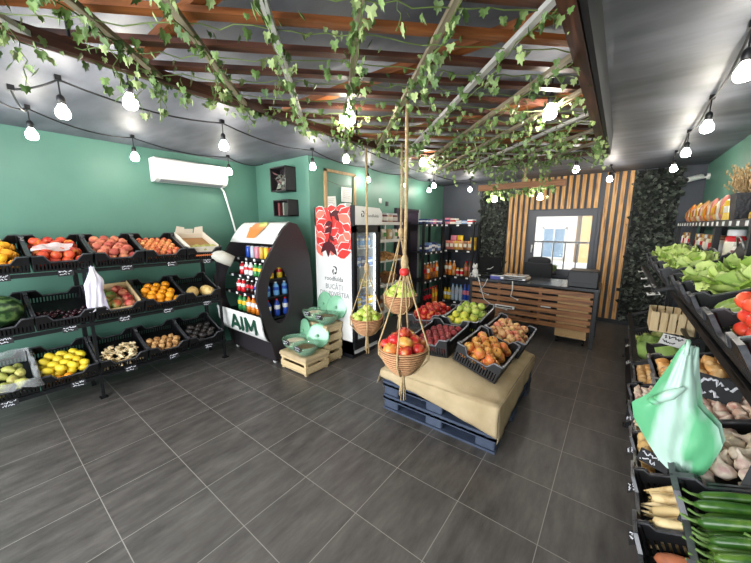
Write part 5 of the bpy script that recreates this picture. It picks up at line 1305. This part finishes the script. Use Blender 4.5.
# roll of bags at the end of the left rack
ROLL = mat('bag_roll_film', rgb(214, 212, 200), .5, c2=rgb(196, 194, 182), scale=8)
Mx = T((-3.93, 1.93, 1.33))
t = empty('bag_roll', Mx, 'thick white hollow roll of plastic bags at the right end of the left rack', 'bag roll')
axis = (Vector((-3.86, 2.08, 1.25))-Vector((-4.02, 1.84, 1.40)))
q = axis.to_track_quat('Z', 'Y').to_matrix().to_4x4(); L_ = axis.length
MB().lathe([(.046, -L_/2), (.072, -L_/2), (.078, 0), (.072, L_/2), (.066, L_/2), (.046, L_/2-.01), (.04, 0), (.046, -L_/2)], 24, None, False).build('roll', ROLL, t, True, q)
MB().b2((-.005, -.05, -L_/2+.02), (.005, .05, L_/2-.008)).build('inner_divider', ROLL, t, M=q)
MB().tube([(0, 0, -L_/2), (0, 0, L_/2+.01)], .006, 8).build('holder_rod', STEEL, t, True, q)
# ------------------------------------------------------------- air conditioner on the left wall
ac = empty('air_conditioner', T((XL, 1.89, 2.35)), 'white wall air conditioner on the upper left green wall', 'air conditioner')
AW, prof_ = .42, [(0, -.13), (.11, -.13), (.17, -.105), (.205, -.05), (.212, .05), (.20, .115), (.16, .135), (0, .135)]
MB().prism([(x, z) for x, z in prof_], -AW, AW, 'Y').build('case', WHITE, ac)
MB().prism([(.206, -.046), (.212, -.045), (.219, .05), (.207, .115), (.201, .115), (.212, .05)], -AW+.012, AW-.012, 'Y').build('front_cover', WHITE, ac)
MB().prism([(.10, -.137), (.165, -.112), (.168, -.105), (.10, -.13)], -AW+.05, AW-.05, 'Y').build('louvre', mat('grey_louvre', rgb(150, 152, 155), .5), ac)
o = MB().tube([(0, 0, 0), (.01, .03, -.05), (.02, .10, -.35), (.03, .18, -.75), (.03, .24, -1.1), (.0, .26, -1.25)], .012, 8).build('drain_hose', WHITE, None, True, T((XL+.06, 2.28, 2.22))); tag(o, 'thin white drain hose hanging from the air conditioner behind the cooler', 'hose')

# ------------------------------------------------------------- shadow boxes and wall frame by the fridge
def boxframe(x0, x1, z0, z1, label, kids):
    y0 = YN-.17; t = empty('shadow_box', T(((x0+x1)/2, YN, (z0+z1)/2)), label, 'wall box')
    w, h = (x1-x0)/2, (z1-z0)/2
    b = MB(); b.b2((-w, -.17, -h), (-w+.014, 0, h)); b.b2((w-.014, -.17, -h), (w, 0, h)); b.b2((-w, -.17, h-.014), (w, 0, h)); b.b2((-w, -.17, -h), (w, 0, -h+.014)); b.b2((-w, -.012, -h), (w, -.002, h))
    b.build('box', mat('black_box', rgb(34, 28, 32), .5) if 'black_box' not in bpy.data.materials else bpy.data.materials['black_box'], t)
    return t
t = boxframe(-3.90, -3.56, 2.16, 2.48, 'black shadow box with dried leaves high on the niche wall', 0)
fo = MB()
for k in range(46):
    leafpatch(fo, Vector((random.uniform(-.11, .10), random.uniform(-.13, -.05), random.uniform(-.11, .08))), random.uniform(.05, .09), rrot())
fo.build('dried_leaves', leaf_mat('dried_leaf', [rgb(150, 150, 140), rgb(92, 40, 44), rgb(120, 130, 116), rgb(200, 200, 190)], .7), t)
t = boxframe(-3.86, -3.53, 1.83, 2.05, 'lower black shadow box with two books on the niche wall', 0)
for k, (x, c) in enumerate(((-.06, rgb(110, 50, 52)), (.05, rgb(120, 128, 118)))):
    o = MB().b2((-.016, -.07, 0), (.016, .07, .165)).build('book', mat('book_cover', c, .6), None, M=T((-3.695+x, YN-.09, 1.845)) @ RZ(4-8*k))
    MB().b2((-.0135, -.068, .004), (.0135, .0715, .161)).build('pages', PAPER, o); tag(o, ['dark red book standing in the lower black wall box', 'grey-green book standing in the lower black wall box'][k], 'book')
wf = empty('wooden_wall_frame', T((XC, 3.455, 2.2)), 'open thin wooden frame with a string on the wall above the fridge', 'frame')
WFM = wood_mat('frame_oak', [rgb(150, 122, 84), rgb(190, 160, 118)], 'Z', .6)
for lo_, hi_, nm in (((0, -.325, -.35), (.03, -.285, .27), 'stile'), ((0, .285, -.35), (.03, .325, .27), 'stile'), ((0, -.325, .235), (.03, .325, .27), 'rail'), ((0, -.325, -.35), (.03, .325, -.315), 'rail')): MB().b2(lo_, hi_).build(nm, WFM, wf)
MB().tube([(.02, -.30, .12), (.025, 0, .07), (.02, .30, .10)], .0025, 5).build('string', BROWN, wf)
def sheet_paper(y, z, w, h, label, lean=0):
    o = MB().b2((0, -w/2, -h/2), (.018, w/2, h/2)).build('framed_certificate', PAPER, None, M=T((XC+.004, y, z)) @ RX(lean)); 
    b = MB()
    for k in range(5): b.b2((.0185, -w*.36, h*(.3-.13*k)-.003), (.019, w*(.36-.1*(k % 3)), h*(.3-.13*k)+.003))
    b.build('printed_lines', mat('faint_print', rgb(190, 184, 178), .7) if 'faint_print' not in bpy.data.materials else bpy.data.materials['faint_print'], o)
    tag(o, label, 'certificate')
sheet_paper(3.575, 2.155, .21, .21, 'white certificate sheet hung inside the wooden wall frame')
sheet_paper(3.25, 2.02, .19, .18, 'leaning white card standing above the fridge at the left', 6)
sheet_paper(3.60, 1.985, .12, .1, 'small white card below the certificate above the fridge')
for i, (y, z, m_) in enumerate(((4.42, 2.12, WHITE), (4.62, 2.08, BLACKP))):
    o = MB().rbox((0, 0, 0), (.02, .07, .08), .006).build('wall_switch', m_, None, M=T((XC+.01, y, z))); MB().rbox((.012, 0, 0), (.008, .03, .045), .003).build('rocker', m_, o); tag(o, ['small white switch on the passage wall', 'small black switch on the passage wall'][i], 'switch')

# ------------------------------------------------------------- white bread shelf
ws = empty('white_shelf', T((-3.09, 4.0, 0)), 'white metal shelf of jars and bread beside the glass-door fridge', 'shelf')
for y in (-.53, .53):
    MB().b2((-.2, y-.015, 0), (-.17, y+.015, 1.80)).build('upright', WHITEM, ws)
WZ = [.34, .77, 1.17, 1.48, 1.75]
for z in WZ:
    MB().b2((-.19, -.53, z-.03), (.19, .53, z)).build('shelf_board', WHITEM, ws); MB().b2((.185, -.53, z-.035), (.193, .53, z+.012)).build('price_rail', WHITE, ws)
JB = bright('jam', rgb(120, 60, 64)); JT = bright('tanjar', rgb(190, 150, 120)); PKG = bright('whitepack', rgb(222, 216, 206)); PKT = bright('pasta_tan', rgb(206, 176, 126)); GRY = bright('lidgrey', rgb(188, 186, 190))
for i in range(7):
    for dp in range(2): jar(T((-2.98-.13*dp, 3.56+.14*i, 1.752)), .15, .05, (JB, JT)[(i+dp) % 2], GRY, PKG, ('dark jam jar on the top white shelf', 'tan preserve jar on the top white shelf')[(i+dp) % 2], 'top shelf jars %d' % ((i+dp) % 2))
def pouch(M, w, h, d, m_, lab, label, group, cat='packet', name='food_packet'):
    k = ('q', w, h, d, m_.name, lab.name)
    if k not in CACHE:
        def g(u, v):
            s_ = math.sin(v*PI)**.5; a = 2*PI*u
            return V(w/2*math.copysign(abs(math.cos(a))**.6, math.cos(a))*(1-.06*s_), d/2*math.copysign(abs(math.sin(a))**.8, math.sin(a))*max(.06, s_), h*v)
        CACHE[k] = [MB().grid(g, 16, 8).mesh(name, m_, True), MB().add([(-w*.3, -d*.52, h*.3), (w*.3, -d*.52, h*.3), (w*.3, -d*.50, h*.68), (-w*.3, -d*.50, h*.68)], [(0, 1, 2, 3)]).mesh('printed_label', lab)]
    o = put(name, CACHE[k][0], None, M); put('printed_label', CACHE[k][1], o); return tag(o, label, cat, group)
for i in range(6): pouch(T((-2.98, 3.60+.16*i, 1.482)) @ RZ(90), .13, .17, .08, (PKT, PKG)[i % 2], (PKG, GRN)[i % 2], ('tan pasta packet on the second white shelf', 'pale flour packet on the second white shelf')[i % 2], 'second shelf packets %d' % (i % 2))
BREAD = mat('bread_crust', rgb(176, 116, 62), .7, c2=rgb(214, 166, 106), scale=12, bump=.3)
for i, y in enumerate((3.85, 4.28)):
    Mx = T((-3.06, y, 1.19)) @ RY(10)
    t = empty('bread_tray', Mx, ['left wooden tray of pastries on the middle white shelf', 'right wooden tray of pastries on the middle white shelf'][i], 'tray')
    MB().b2((-.16, -.19, 0), (.16, .19, .01)).build('base', SLAT, t)
    b = MB(); 
    for s_ in (-1, 1): b.b2((-.16, s_*.19-.006, 0), (.16, s_*.19+.006, .05)); b.b2((s_*.16-.006, -.19, 0), (s_*.16+.006, .19, .05))
    b.build('rim', SLAT, t)
    for r_ in range(3):
        for c_ in range(4):
            o = MB().ell((0, 0, 0), (.042, .036, .028), 10, 7).build('bread_roll', BREAD, None, True, Mx @ T((-.1+.1*r_, -.135+.09*c_, .036))); MB().ell((0, 0, .02), (.022, .006, .009), 8, 4).build('crust_score', PKT, o, True); tag(o, ['brown pastry in the left wooden tray', 'brown pastry in the right wooden tray'][i], 'bread', 'pastries tray %d' % i)
pack(T((-3.0, 3.56, 1.172)), .13, .11, .15, JT, 'brown food box at the left of the middle white shelf', None, PKG)
for i in range(5): pouch(T((-2.99, 3.56+.1*i, .772)) @ RZ(90), .09, .16, .07, (GRN, PKG, YEL)[i % 3], PKG, '%s herb packet on the lower white shelf' % ('green', 'pale', 'yellow')[i % 3], 'lower shelf packets %d' % (i % 3))
t = empty('bread_basket', T((-3.04, 4.27, .772)), 'wicker basket of bread on the lower white shelf', 'basket')
MB().lathe([(.13, 0), (.155, .05), (.17, .11), (.16, .11), (.14, .05), (.12, .012), (.001, .01)], 24).build('woven_bowl', WICK, t, True)
MB().lathe([(.16, .105), (.178, .11), (.172, .125), (.16, .118)], 24, None, False).build('braided_rim', WICK, t, True)
for i, (x, y, a) in enumerate(((-.05, -.03, 20), (.05, .04, 60), (.02, -.07, -30))):
    o = MB().ell((0, 0, 0), (.10, .045, .04), 12, 8).build('bread_loaf', BREAD, None, True, T((-3.04+x, 4.27+y, .772+.12+.02*i)) @ RZ(a) @ RX(8)); MB().ell((0, 0, .034), (.06, .006, .009), 8, 4).build('crust_score', PKT, o, True); tag(o, 'brown bread loaf in the wicker basket on the white shelf', 'bread', 'loaves in the basket')
for i in range(4): pack(T((-3.0, 3.62+.25*i, .342)), .2, .2, .2, (CARTON, BRN)[i % 2], '%s carton on the lowest white shelf' % ('pale', 'brown')[i % 2], 'lowest shelf cartons %d' % (i % 2), PKG)

# ------------------------------------------------------------- drinks rack in the corner
SZ = [.09, .64, 1.20, 1.74]
def stand(name, M, w, d, top, zs, label):
    t = empty(name, M, label, 'shelf')
    for sx in (-1, 1):
        for y in (0, d): MB().b2((sx*w/2-.02, y-.02, 0), (sx*w/2+.02, y+.02, top)).build('upright', BLACKM, t)
    for z in zs:
        MB().b2((-w/2+.02, -.018, z-.02), (w/2-.02, d+.018, z-.004)).build('shelf_board', BLACKM, t)
        b = MB().b2((-w/2+.02, -.022, z-.05), (w/2-.02, -.014, z+.002)).build('front_lip', BLACKM, t)
        for i in range(max(3, int(w/.17))):
            x = -w/2+.08+i*(w-.16)/max(1, int(w/.17)-1); MB().b2((x-.028, -.025, z-.044), (x+.028, -.0215, z-.010)).build('price_tag', TAGW, b)
    return t
MA = T((-2.93, 5.70, 0)) @ RZ(90); MBk = T((-2.71, 6.38, 0))
stand('drinks_rack', MA, .80, .30, 1.78, SZ, 'left bay of the black corner rack along the passage wall')
stand('drinks_rack', MBk, .66, .34, 1.78, SZ, 'right bay of the black corner rack against the charcoal wall')
AMB, TAN_, SNK = bright('amber', rgb(150, 84, 40)), bright('snacktan', rgb(206, 150, 96)), bright('snackpink', rgb(204, 120, 104))
def on(M, x, y, z): return M @ T((x, y, z+.0))
for i in range(1, 6):
    x = -.32+.128*i
    for (k, hh, r_, body, capm, labm, txt) in ((0, .36, .043, COLA if i < 4 else ORA, RED, RED if i < 4 else YEL, 'dark cola bottle' if i < 4 else 'orange soda bottle'), (1, .34, .042, (AMB, BRN, ORA)[i % 3], WHT, (ORA, RED, CRM)[i % 3], ('amber juice bottle', 'brown iced tea bottle', 'orange juice bottle')[i % 3])):
        bottle(on(MA, x, .07, SZ[k]), hh, r_, body, capm, labm, txt+' in the left bay of the corner rack', 'left bay %d %s' % (k, txt))
    pack(on(MA, x, .09, SZ[2]), .11, .15, .13 if i % 2 else .17, (WHT, NAVY, PBLU)[i % 3], '%s snack box in the left bay of the corner rack' % ('white', 'navy', 'pale blue')[i % 3], 'left bay boxes %d' % (i % 3), (NAVY, WHT, WHT)[i % 3])
    pack(on(MA, x, .10, SZ[3]), .115, .2, .09, (PNK, NAVY, bright('purple', rgb(120, 90, 160)))[i % 3], '%s biscuit box on top of the left corner bay' % ('pink', 'navy', 'purple')[i % 3], 'left top boxes %d' % (i % 3), WHT)
spec = [(CLR, 'clear water'), (BLUE, 'blue water')]
for i in range(7):
    x = -.27+.09*i
    if i < 2: bottle(on(MBk, x, .08, SZ[0]), .26, .042, YEL, YEL, WHT, 'yellow lemonade bottle in the right corner bay', 'yellow lemonade bottles')
    elif i < 5: bottle(on(MBk, x, .08, SZ[0]), .36, .042, CLR, LBLUE, SIL, 'clear water bottle in the right corner bay', 'clear water bottles')
    else: bottle(on(MBk, x, .08, SZ[0]), .38, .043, BLUE, BLUE, PNK, 'blue water bottle with pink label in the right corner bay', 'blue water bottles')
    if i < 3: bottle(on(MBk, x, .08, SZ[1]), .32, .042, (AMB, ORA, TAN_)[i], WHT, (CRM, CRM, ORA)[i], ('amber', 'orange', 'tan')[i]+' juice bottle in the right corner bay', None)
    elif i < 5: jar(on(MBk, x, .08, SZ[1]), .17, .036, CRM, GOLD, RED, 'short cream bottle in the right corner bay', 'short cream bottles')
    else: bottle(on(MBk, x, .08, SZ[1]), .32, .042, BRN, RED, SNK, 'brown syrup bottle in the right corner bay', 'brown syrup bottles')
for i in range(6):
    x = -.25+.10*i; c = [SNK, SNK, GOLD, TAN_, BRN, TAN_][i]; nm_ = ['pink', 'pink', 'gold', 'tan', 'brown', 'tan'][i]
    pouch(on(MBk, x, .08, SZ[2]), .11, .19, .07, c, CRM, '%s snack bag at the front of the right corner bay' % nm_, 'snack bags '+nm_)
for i, (x, c) in enumerate(((-.17, PNK), (-.02, YEL))): pouch(on(MBk, x, .19, SZ[2]), .14, .30, .08, c, RED, ('tall pink snack bag behind the others', 'tall yellow snack bag behind the others')[i], None)
pack(on(MBk, .27, .2, SZ[2]), .1, .1, .26, YEL, 'tall yellow box at the right end of the corner rack', None, GOLD)
for i in range(5):
    pack(on(MBk, -.26+.125*i, .12, SZ[3]), .115, .2, (.13, .12, .07, .07, .09)[i], (PNK, CRM, WHT, PBLU, WHT)[i], ('pink', 'cream', 'flat white', 'flat pale blue', 'white')[i]+' carton on top of the right corner bay', None, (NAVY, RED, SIL, WHT, RED)[i])

# ------------------------------------------------------------- desk
DW = wood_mat('dark_oiled_batten', [rgb(92, 54, 26), rgb(146, 96, 54), rgb(176, 126, 80)], 'X', .5, 2.5)
DB = mat('desk_black', rgb(26, 27, 31), .22)
dk = empty('reception_desk', T((-1.1, 5.13, 0)), 'long black reception desk faced with brown wooden battens', 'desk')
DX0, DX1 = -.83, .965
MB().b2((DX0, -.02, .815), (DX1, .68, .85)).build('desktop', DB, dk)
for x in (DX0+.03, DX1-.03):
    for y in (.01, .63): MB().b2((x-.022, y-.022, 0), (x+.022, y+.022, .815)).build('leg', BLACKM, dk)
for k in range(6): MB().b2((DX0+.02, -.008, .235+k*.098), (DX1-.06, .012, .300+k*.098)).build('batten', DW, dk)
for x in (-.35, .25): MB().b2((x-.02, .014, .22), (x+.02, .03, .80)).build('brace', DW, dk)
MB().b2((DX0, .62, .3), (DX1, .64, .8)).build('modesty_board', BLACKM, dk)
OSB = mat('chipboard', rgb(186, 148, 98), .7, c2=rgb(206, 172, 124), scale=60)
pd = empty('drawer_pedestal', T((-.40, 5.38, 0)), 'light brown chipboard drawer pedestal under the right end of the desk', 'drawers')
MB().b2((-.22, -.2, .10), (.17, .2, .76)).build('carcass', OSB, pd)
for x in (-.19, .14):
    for y in (-.17, .17): MB().tube([(x-.012, y, .045), (x+.012, y, .045)], .04, 10).build('caster', BLACKP, pd, True)
for k in range(3):
    f = MB().b2((-.215, .2, .115+k*.215), (.165, .218, .32+k*.215)).build('drawer', OSB, pd); MB().tube([(-.06, .225, .22+k*.215), (.01, .225, .22+k*.215)], .006, 6).build('handle', STEEL, f)
# things on the desk
def dpt(x, y, z=.851): return T((x, y, z))
sc = empty('shop_scale', dpt(-1.26, 5.33), 'low silver-grey shop scale on the desk', 'scale')
MB().rbox((0, 0, .03), (.40, .30, .05), .02).build('body', STEEL, sc); MB().rbox((0, .02, .068), (.36, .26, .012), .02).build('weighing_plate', mat('scale_plate', rgb(206, 208, 208), .25, .6), sc); MB().b2((-.14, -.152, .02), (.14, -.149, .044)).build('display', BLACKP, sc)
pr = empty('receipt_printer', dpt(-.345, 5.36), 'black box-shaped printer on the right end of the desk', 'printer')
MB().rbox((0, 0, .11), (.36, .34, .22), .012).build('case', mat('printer_black', rgb(38, 39, 43), .5), pr); MB().rbox((0, 0, .226), (.33, .30, .012), .01).build('lid', BLACKP, pr); MB().b2((-.12, -.172, .05), (.12, -.169, .075)).build('paper_slot', BLACKM, pr)
o = MB().rbox((0, 0, .025), (.20, .13, .05), .004).build('carton', bright('blueviolet', rgb(72, 76, 160)), None, M=dpt(-1.52, 5.25) @ RZ(12)); MB().rbox((0, 0, .051), (.19, .10, .004), .003).build('printed_band', WHT, o); tag(o, 'small flat blue and white box left of the scale', 'carton')
mn = empty('monitor', dpt(-1.72, 5.48) @ RZ(28), 'black tilted monitor at the left end of the desk', 'monitor')
MB().rbox((0, 0, 0), (.36, .03, .27), .01).build('screen', mat('monitor_black', rgb(10, 10, 12), .7, spec=.2), mn, M=T((0, 0, .19)) @ RX(-14)); MB().rbox((0, .02, .006), (.2, .16, .012), .02).build('base', BLACKP, mn); MB().b2((-.02, .025, .01), (.02, .05, .2)).build('stand', BLACKP, mn); MB().tube([(-.05, -.03, .12), (0, -.06, .13), (.05, -.03, .16)], .005, 6).build('front_cable', WHITE, mn, True)
# white figurine: seated cat-like ornament
fgm = MB(); fgm.ell((0, 0, .075), (.05, .055, .08), 14, 10); fgm.ell((0, -.02, .175), (.042, .042, .04), 14, 10)
for s_ in (-1, 1): fgm.lathe([(.014, 0), (.002, .035)], 8, T((s_*.026, -.015, .20))); fgm.ell((s_*.028, -.05, .02), (.016, .03, .02), 8, 6)
fg2 = fgm.build('figurine', mat('white_ceramic', rgb(220, 218, 212), .3), None, True, dpt(-1.87, 5.20)); MB().ell((.045, .045, .03), (.04, .014, .014), 8, 6).build('tail', bpy.data.materials['white_ceramic'], fg2, True); tag(fg2, 'small white ceramic animal ornament at the left end of the desk', 'ornament')
WC = mat('white_cable', rgb(214, 212, 206), .5)
def wire(pts, r, label, m_=WC):
    p0 = Vector(pts[0]); o = MB().tube([Vector(p)-p0 for p in pts], r, 6).build('cable', m_, None, True, T(p0)); MB().rbox((0, 0, 0), (.03, .02, .02), .004).build('plug', m_, o, M=T(Vector(pts[-1])-p0)); tag(o, label, 'cable')
wire([(-1.92, 5.09, .86), (-1.90, 5.08, .93), (-1.82, 5.08, .93), (-1.77, 5.085, .86), (-1.72, 5.09, .70), (-1.66, 5.09, .52), (-1.5, 5.09, .42), (-1.3, 5.09, .40)], .008, 'white cable looping over the left end of the desk front')
wire([(-1.62, 5.09, .86), (-1.66, 5.085, .76), (-1.74, 5.085, .64), (-1.6, 5.09, .60)], .006, 'short white cable hanging at the desk front below the blue box')
wire([(-1.24, 5.09, .86), (-1.23, 5.085, .74), (-1.25, 5.09, .62), (-1.15, 5.09, .58)], .008, 'white cable hanging below the scale on the desk front')
o = MB().rbox((0, 0, 0), (.30, .04, .045), .01).build('power_strip', WHITE, None, M=T((-1.33, 5.09, .44))); MB().b2((-.12, -.022, -.01), (.12, -.0195, .01)).build('sockets', BLACKP, o); tag(o, 'white power strip fixed to the lower desk battens', 'power strip')
o = MB().rbox((0, 0, 0), (.16, .22, .03), .004).build('paper_stack', PAPER, None, M=T((-.78, 5.26, .52))); MB().rbox((0, 0, .0155), (.15, .21, .002), .001).build('top_sheet', WHT, o); tag(o, 'white paper stack behind the desk battens beside the drawers', 'paper')
# office chair behind the desk
oc = empty('office_chair', T((-1.12, 6.12, 0)), 'black office chair with headrest behind the desk', 'chair')
FAB = mat('black_mesh_fabric', rgb(28, 29, 33), .75)
MB().rbox((0, 0, .50), (.50, .48, .08), .08).build('seat', FAB, oc, True)
MB().rbox((0, 0, 0), (.46, .05, .48), .02).build('backrest', FAB, oc, M=T((0, .25, .80)) @ RX(6))
MB().ell((0, 0, 0), (.19, .06, .085), 20, 10, None, lambda d: 1/max(abs(d.x)**3+abs(d.z)**3+abs(d.y)**3, .3)**.333).build('headrest', FAB, oc, True, T((0, .27, 1.06)))
MB().b2((-.03, .27, .98), (.03, .30, 1.10)).build('headrest_post', BLACKP, oc)
for s_ in (-1, 1): MB().tube([(s_*.24, .1, .54), (s_*.28, .05, .60), (s_*.28, .02, .78), (s_*.28, -.16, .80)], [.016, .016, .018, .02], 8).build('armrest', BLACKP, oc, True)
MB().tube([(0, 0, .46), (0, 0, .10)], .03, 10).build('gas_column', BLACKP, oc)
for k in range(5):
    a = k*2*PI/5+.3; lg = MB().bar((0, 0, .11), (.29*math.cos(a), .29*math.sin(a), .07), .04, .03).build('leg', BLACKP, oc); MB().ell((.29*math.cos(a), .29*math.sin(a), .028), (.026, .026, .028), 10, 8).build('caster', BLACKP, lg, True)
# window sill things
pt = empty('potted_plant', T((-.93, YB-.09, WZ0+.0)), 'small green potted plant on the window ledge behind the chair', 'plant')
o = MB().b2((WX0+.05-.02, YB-.17, WZ0-.03), (WX1-.03, YB-.0, WZ0)).build('trim_1', GREYF, None); tag(o, kind='structure')
MB().lathe([(.03, 0), (.04, .07), (.036, .07), (.03, .05), (.001, .05)], 14).build('pot', GREYF, pt, True)
fo = MB()
for k in range(14): leafpatch(fo, Vector((0, 0, .06)), random.uniform(.09, .16), Matrix.Rotation(k*2.4, 3, 'Z') @ Matrix.Rotation(R(90)-R(90)+random.uniform(.9, 1.4), 3, 'X'))
fo.build('foliage', IVY, pt)
o = MB().rbox((0, 0, 0), (.05, .04, .05), .006).build('door_stop', mat('black_box2', rgb(18, 18, 20), .5), None, M=T((.075, YB-.07, .62))); MB().rbox((0, -.022, 0), (.03, .006, .03), .004).build('socket_face', BLACKM, o); o.name = 'wall_socket'; tag(o, 'small black socket at the lower right slats', 'socket')

# ------------------------------------------------------------- shelf along the right wall
BZ = [.95, 1.42, 1.745]
for (yc, w, lab) in ((5.72, 1.16, 'far bay of the black shelf along the right wall with pasta packets'), (4.56, 1.12, 'middle bay of the black shelf along the right wall with pasta packets'), (3.50, .96, 'near bay of the black shelf along the right wall holding the planter')):
    stand('grocery_shelf', T((.665, yc, 0)) @ RZ(-90), w, .235, 1.75, [.10, .52]+BZ, lab)
cols_ = [SNK, TAN_, ORA, PKT, SNK, GOLD, CRM]
nmc = ['pink', 'tan', 'orange', 'wheat', 'pink', 'gold', 'cream']
for i in range(16):
    y = 6.2-.135*i
    if y < 4.1: break
    pouch(T((.74, y, 1.747)) @ RZ(-90), .125, .19+.02*(i % 3), .08, cols_[i % 7], (YEL, ORA, CRM)[i % 3], '%s pasta packet in the row on the right wall shelf' % nmc[i % 7], 'pasta packets '+nmc[i % 7])
    jar(T((.74, y, 1.422)), .19, .045, (CRM, PKT, BRN)[i % 3], (BRN, GOLD, WHT)[i % 3], (WHT, RED, CRM)[i % 3], '%s jar on the second board of the right wall shelf' % ('cream', 'tan', 'brown')[i % 3], 'right shelf jars %d' % (i % 3))
    pouch(T((.74, y, .952)) @ RZ(-90), .12, .24, .08, cols_[(i+2) % 7], WHT, '%s packet on the lower board of the right wall shelf' % nmc[(i+2) % 7], 'lower packets '+nmc[(i+2) % 7])
pack(T((.75, 4.05, 1.747)) @ RZ(8), .1, .1, .17, YEL, 'yellow box beside the black planter on the right wall shelf', None, CRM)
pouch(T((.80, 4.10, 1.747)) @ RZ(-90), .14, .36, .06, PNK, WHT, 'tall pink and white packet behind the yellow box', None)
jar(T((.73, 3.72, 1.422)), .25, .06, RED, WHT, CRM, 'red jar with a white lid below the planter', None)
jar(T((.75, 3.52, 1.422)), .16, .075, PKG, PKG, JB, 'wide white tub under the planter on the second board', None)
pt = empty('planter', T((.76, 3.72, 1.747)), 'square black planter of dried grass on the right wall shelf', 'planter')
b = MB(); b.add([(-.075, -.075, 0), (.075, -.075, 0), (.075, .075, 0), (-.075, .075, 0), (-.09, -.09, .2), (.09, -.09, .2), (.09, .09, .2), (-.09, .09, .2), (-.08, -.08, .2), (.08, -.08, .2), (.08, .08, .2), (-.08, .08, .2), (-.07, -.07, .15), (.07, -.07, .15), (.07, .07, .15), (-.07, .07, .15)], [(3, 2, 1, 0), (0, 1, 5, 4), (1, 2, 6, 5), (2, 3, 7, 6), (3, 0, 4, 7), (4, 5, 9, 8), (5, 6, 10, 9), (6, 7, 11, 10), (7, 4, 8, 11), (8, 9, 13, 12), (9, 10, 14, 13), (10, 11, 15, 14), (11, 8, 12, 15), (12, 13, 14, 15)])
b.build('pot', mat('planter_black', rgb(34, 34, 38), .45, bump=.6, bscale=60), pt)
b = MB()
for k in range(120):
    a = random.uniform(0, 2*PI); sp_r = random.uniform(.02, .20); hh = random.uniform(.10, .27); cx = -abs(sp_r)*.3
    x1, y1 = sp_r*math.cos(a)*.7-.02, sp_r*math.sin(a)*1.0
    x1 = min(x1, .14)
    p1 = Vector((x1, y1, .15+hh)); b.tube([(x1*.15, y1*.15, .15), (x1*.5, y1*.5, .15+hh*.55), p1], [.0016, .0014, .0008], 3)
    for j in range(5):
        q = Vector((x1*.5, y1*.5, .15+hh*.55)).lerp(p1, j/4); b.ell(q+Vector((random.uniform(-.008, .008), random.uniform(-.008, .008), 0)), (.006, .006, .014), 5, 3)
b.build('dried_grass', mat('dried_grass', rgb(150, 122, 84), .9, c2=rgb(190, 160, 116), scale=30), pt, True)
o = MB().rbox((0, 0, .10), (.09, .30, .20), .006).build('food_box', PKG, None, M=T((.78, 3.36, 1.747+.055))); MB().rbox((0, 0, .12), (.092, .24, .09), .006).build('printed_band', JB, o); tag(o, 'white and dark red box lying beyond the planter on the right shelf', 'box')
pack(T((.78, 3.36, 1.747)), .10, .32, .052, YEL, 'flat yellow box under the white box beside the planter', None, GOLD)
o = empty('black_bag', T((.74, 3.25, 1.425)), 'slumped black bag on the second board under the planter', 'bag')
MB().ell((0, 0, .09), (.09, .26, .10), 18, 10, None, lambda d: 1+.22*noise.noise(d*2.2)).build('bag', mat('black_bag_cloth', rgb(28, 26, 28), .6, bump=.4, bscale=12), o, True)
MB().tube([(-.07, -.08, .12), (-.09, -.04, .20), (-.09, .04, .20), (-.07, .08, .12)], .006, 6).build('handle', STEEL, o, True)
# security camera in the far right corner
cc = empty('security_camera', T((XR-.02, 6.62, 2.40)), 'white security camera high in the far right corner', 'camera')
MB().tube([(.02, 0, 0), (-.01, 0, 0)], .045, 14).build('mount_base', WHITE, cc, True); MB().tube([(0, 0, 0), (-.05, -.0, -.02), (-.09, -.02, -.0)], .014, 8).build('bracket', WHITE, cc, True)
ax = Vector((-.18, -.10, -.05)); q = ax.to_track_quat('Z', 'Y').to_matrix().to_4x4()
MB().lathe([(.03, -.02), (.036, 0), (.036, .16), (.034, .17), (.001, .17)], 16).build('body', WHITE, cc, True, T((-.07, -.0, .0)) @ q); MB().lathe([(.026, 0), (.028, .012), (.001, .014)], 14).build('lens', BLACKP, cc, True, T(Vector((-.07, 0, 0))+ax.normalized()*.17) @ q)
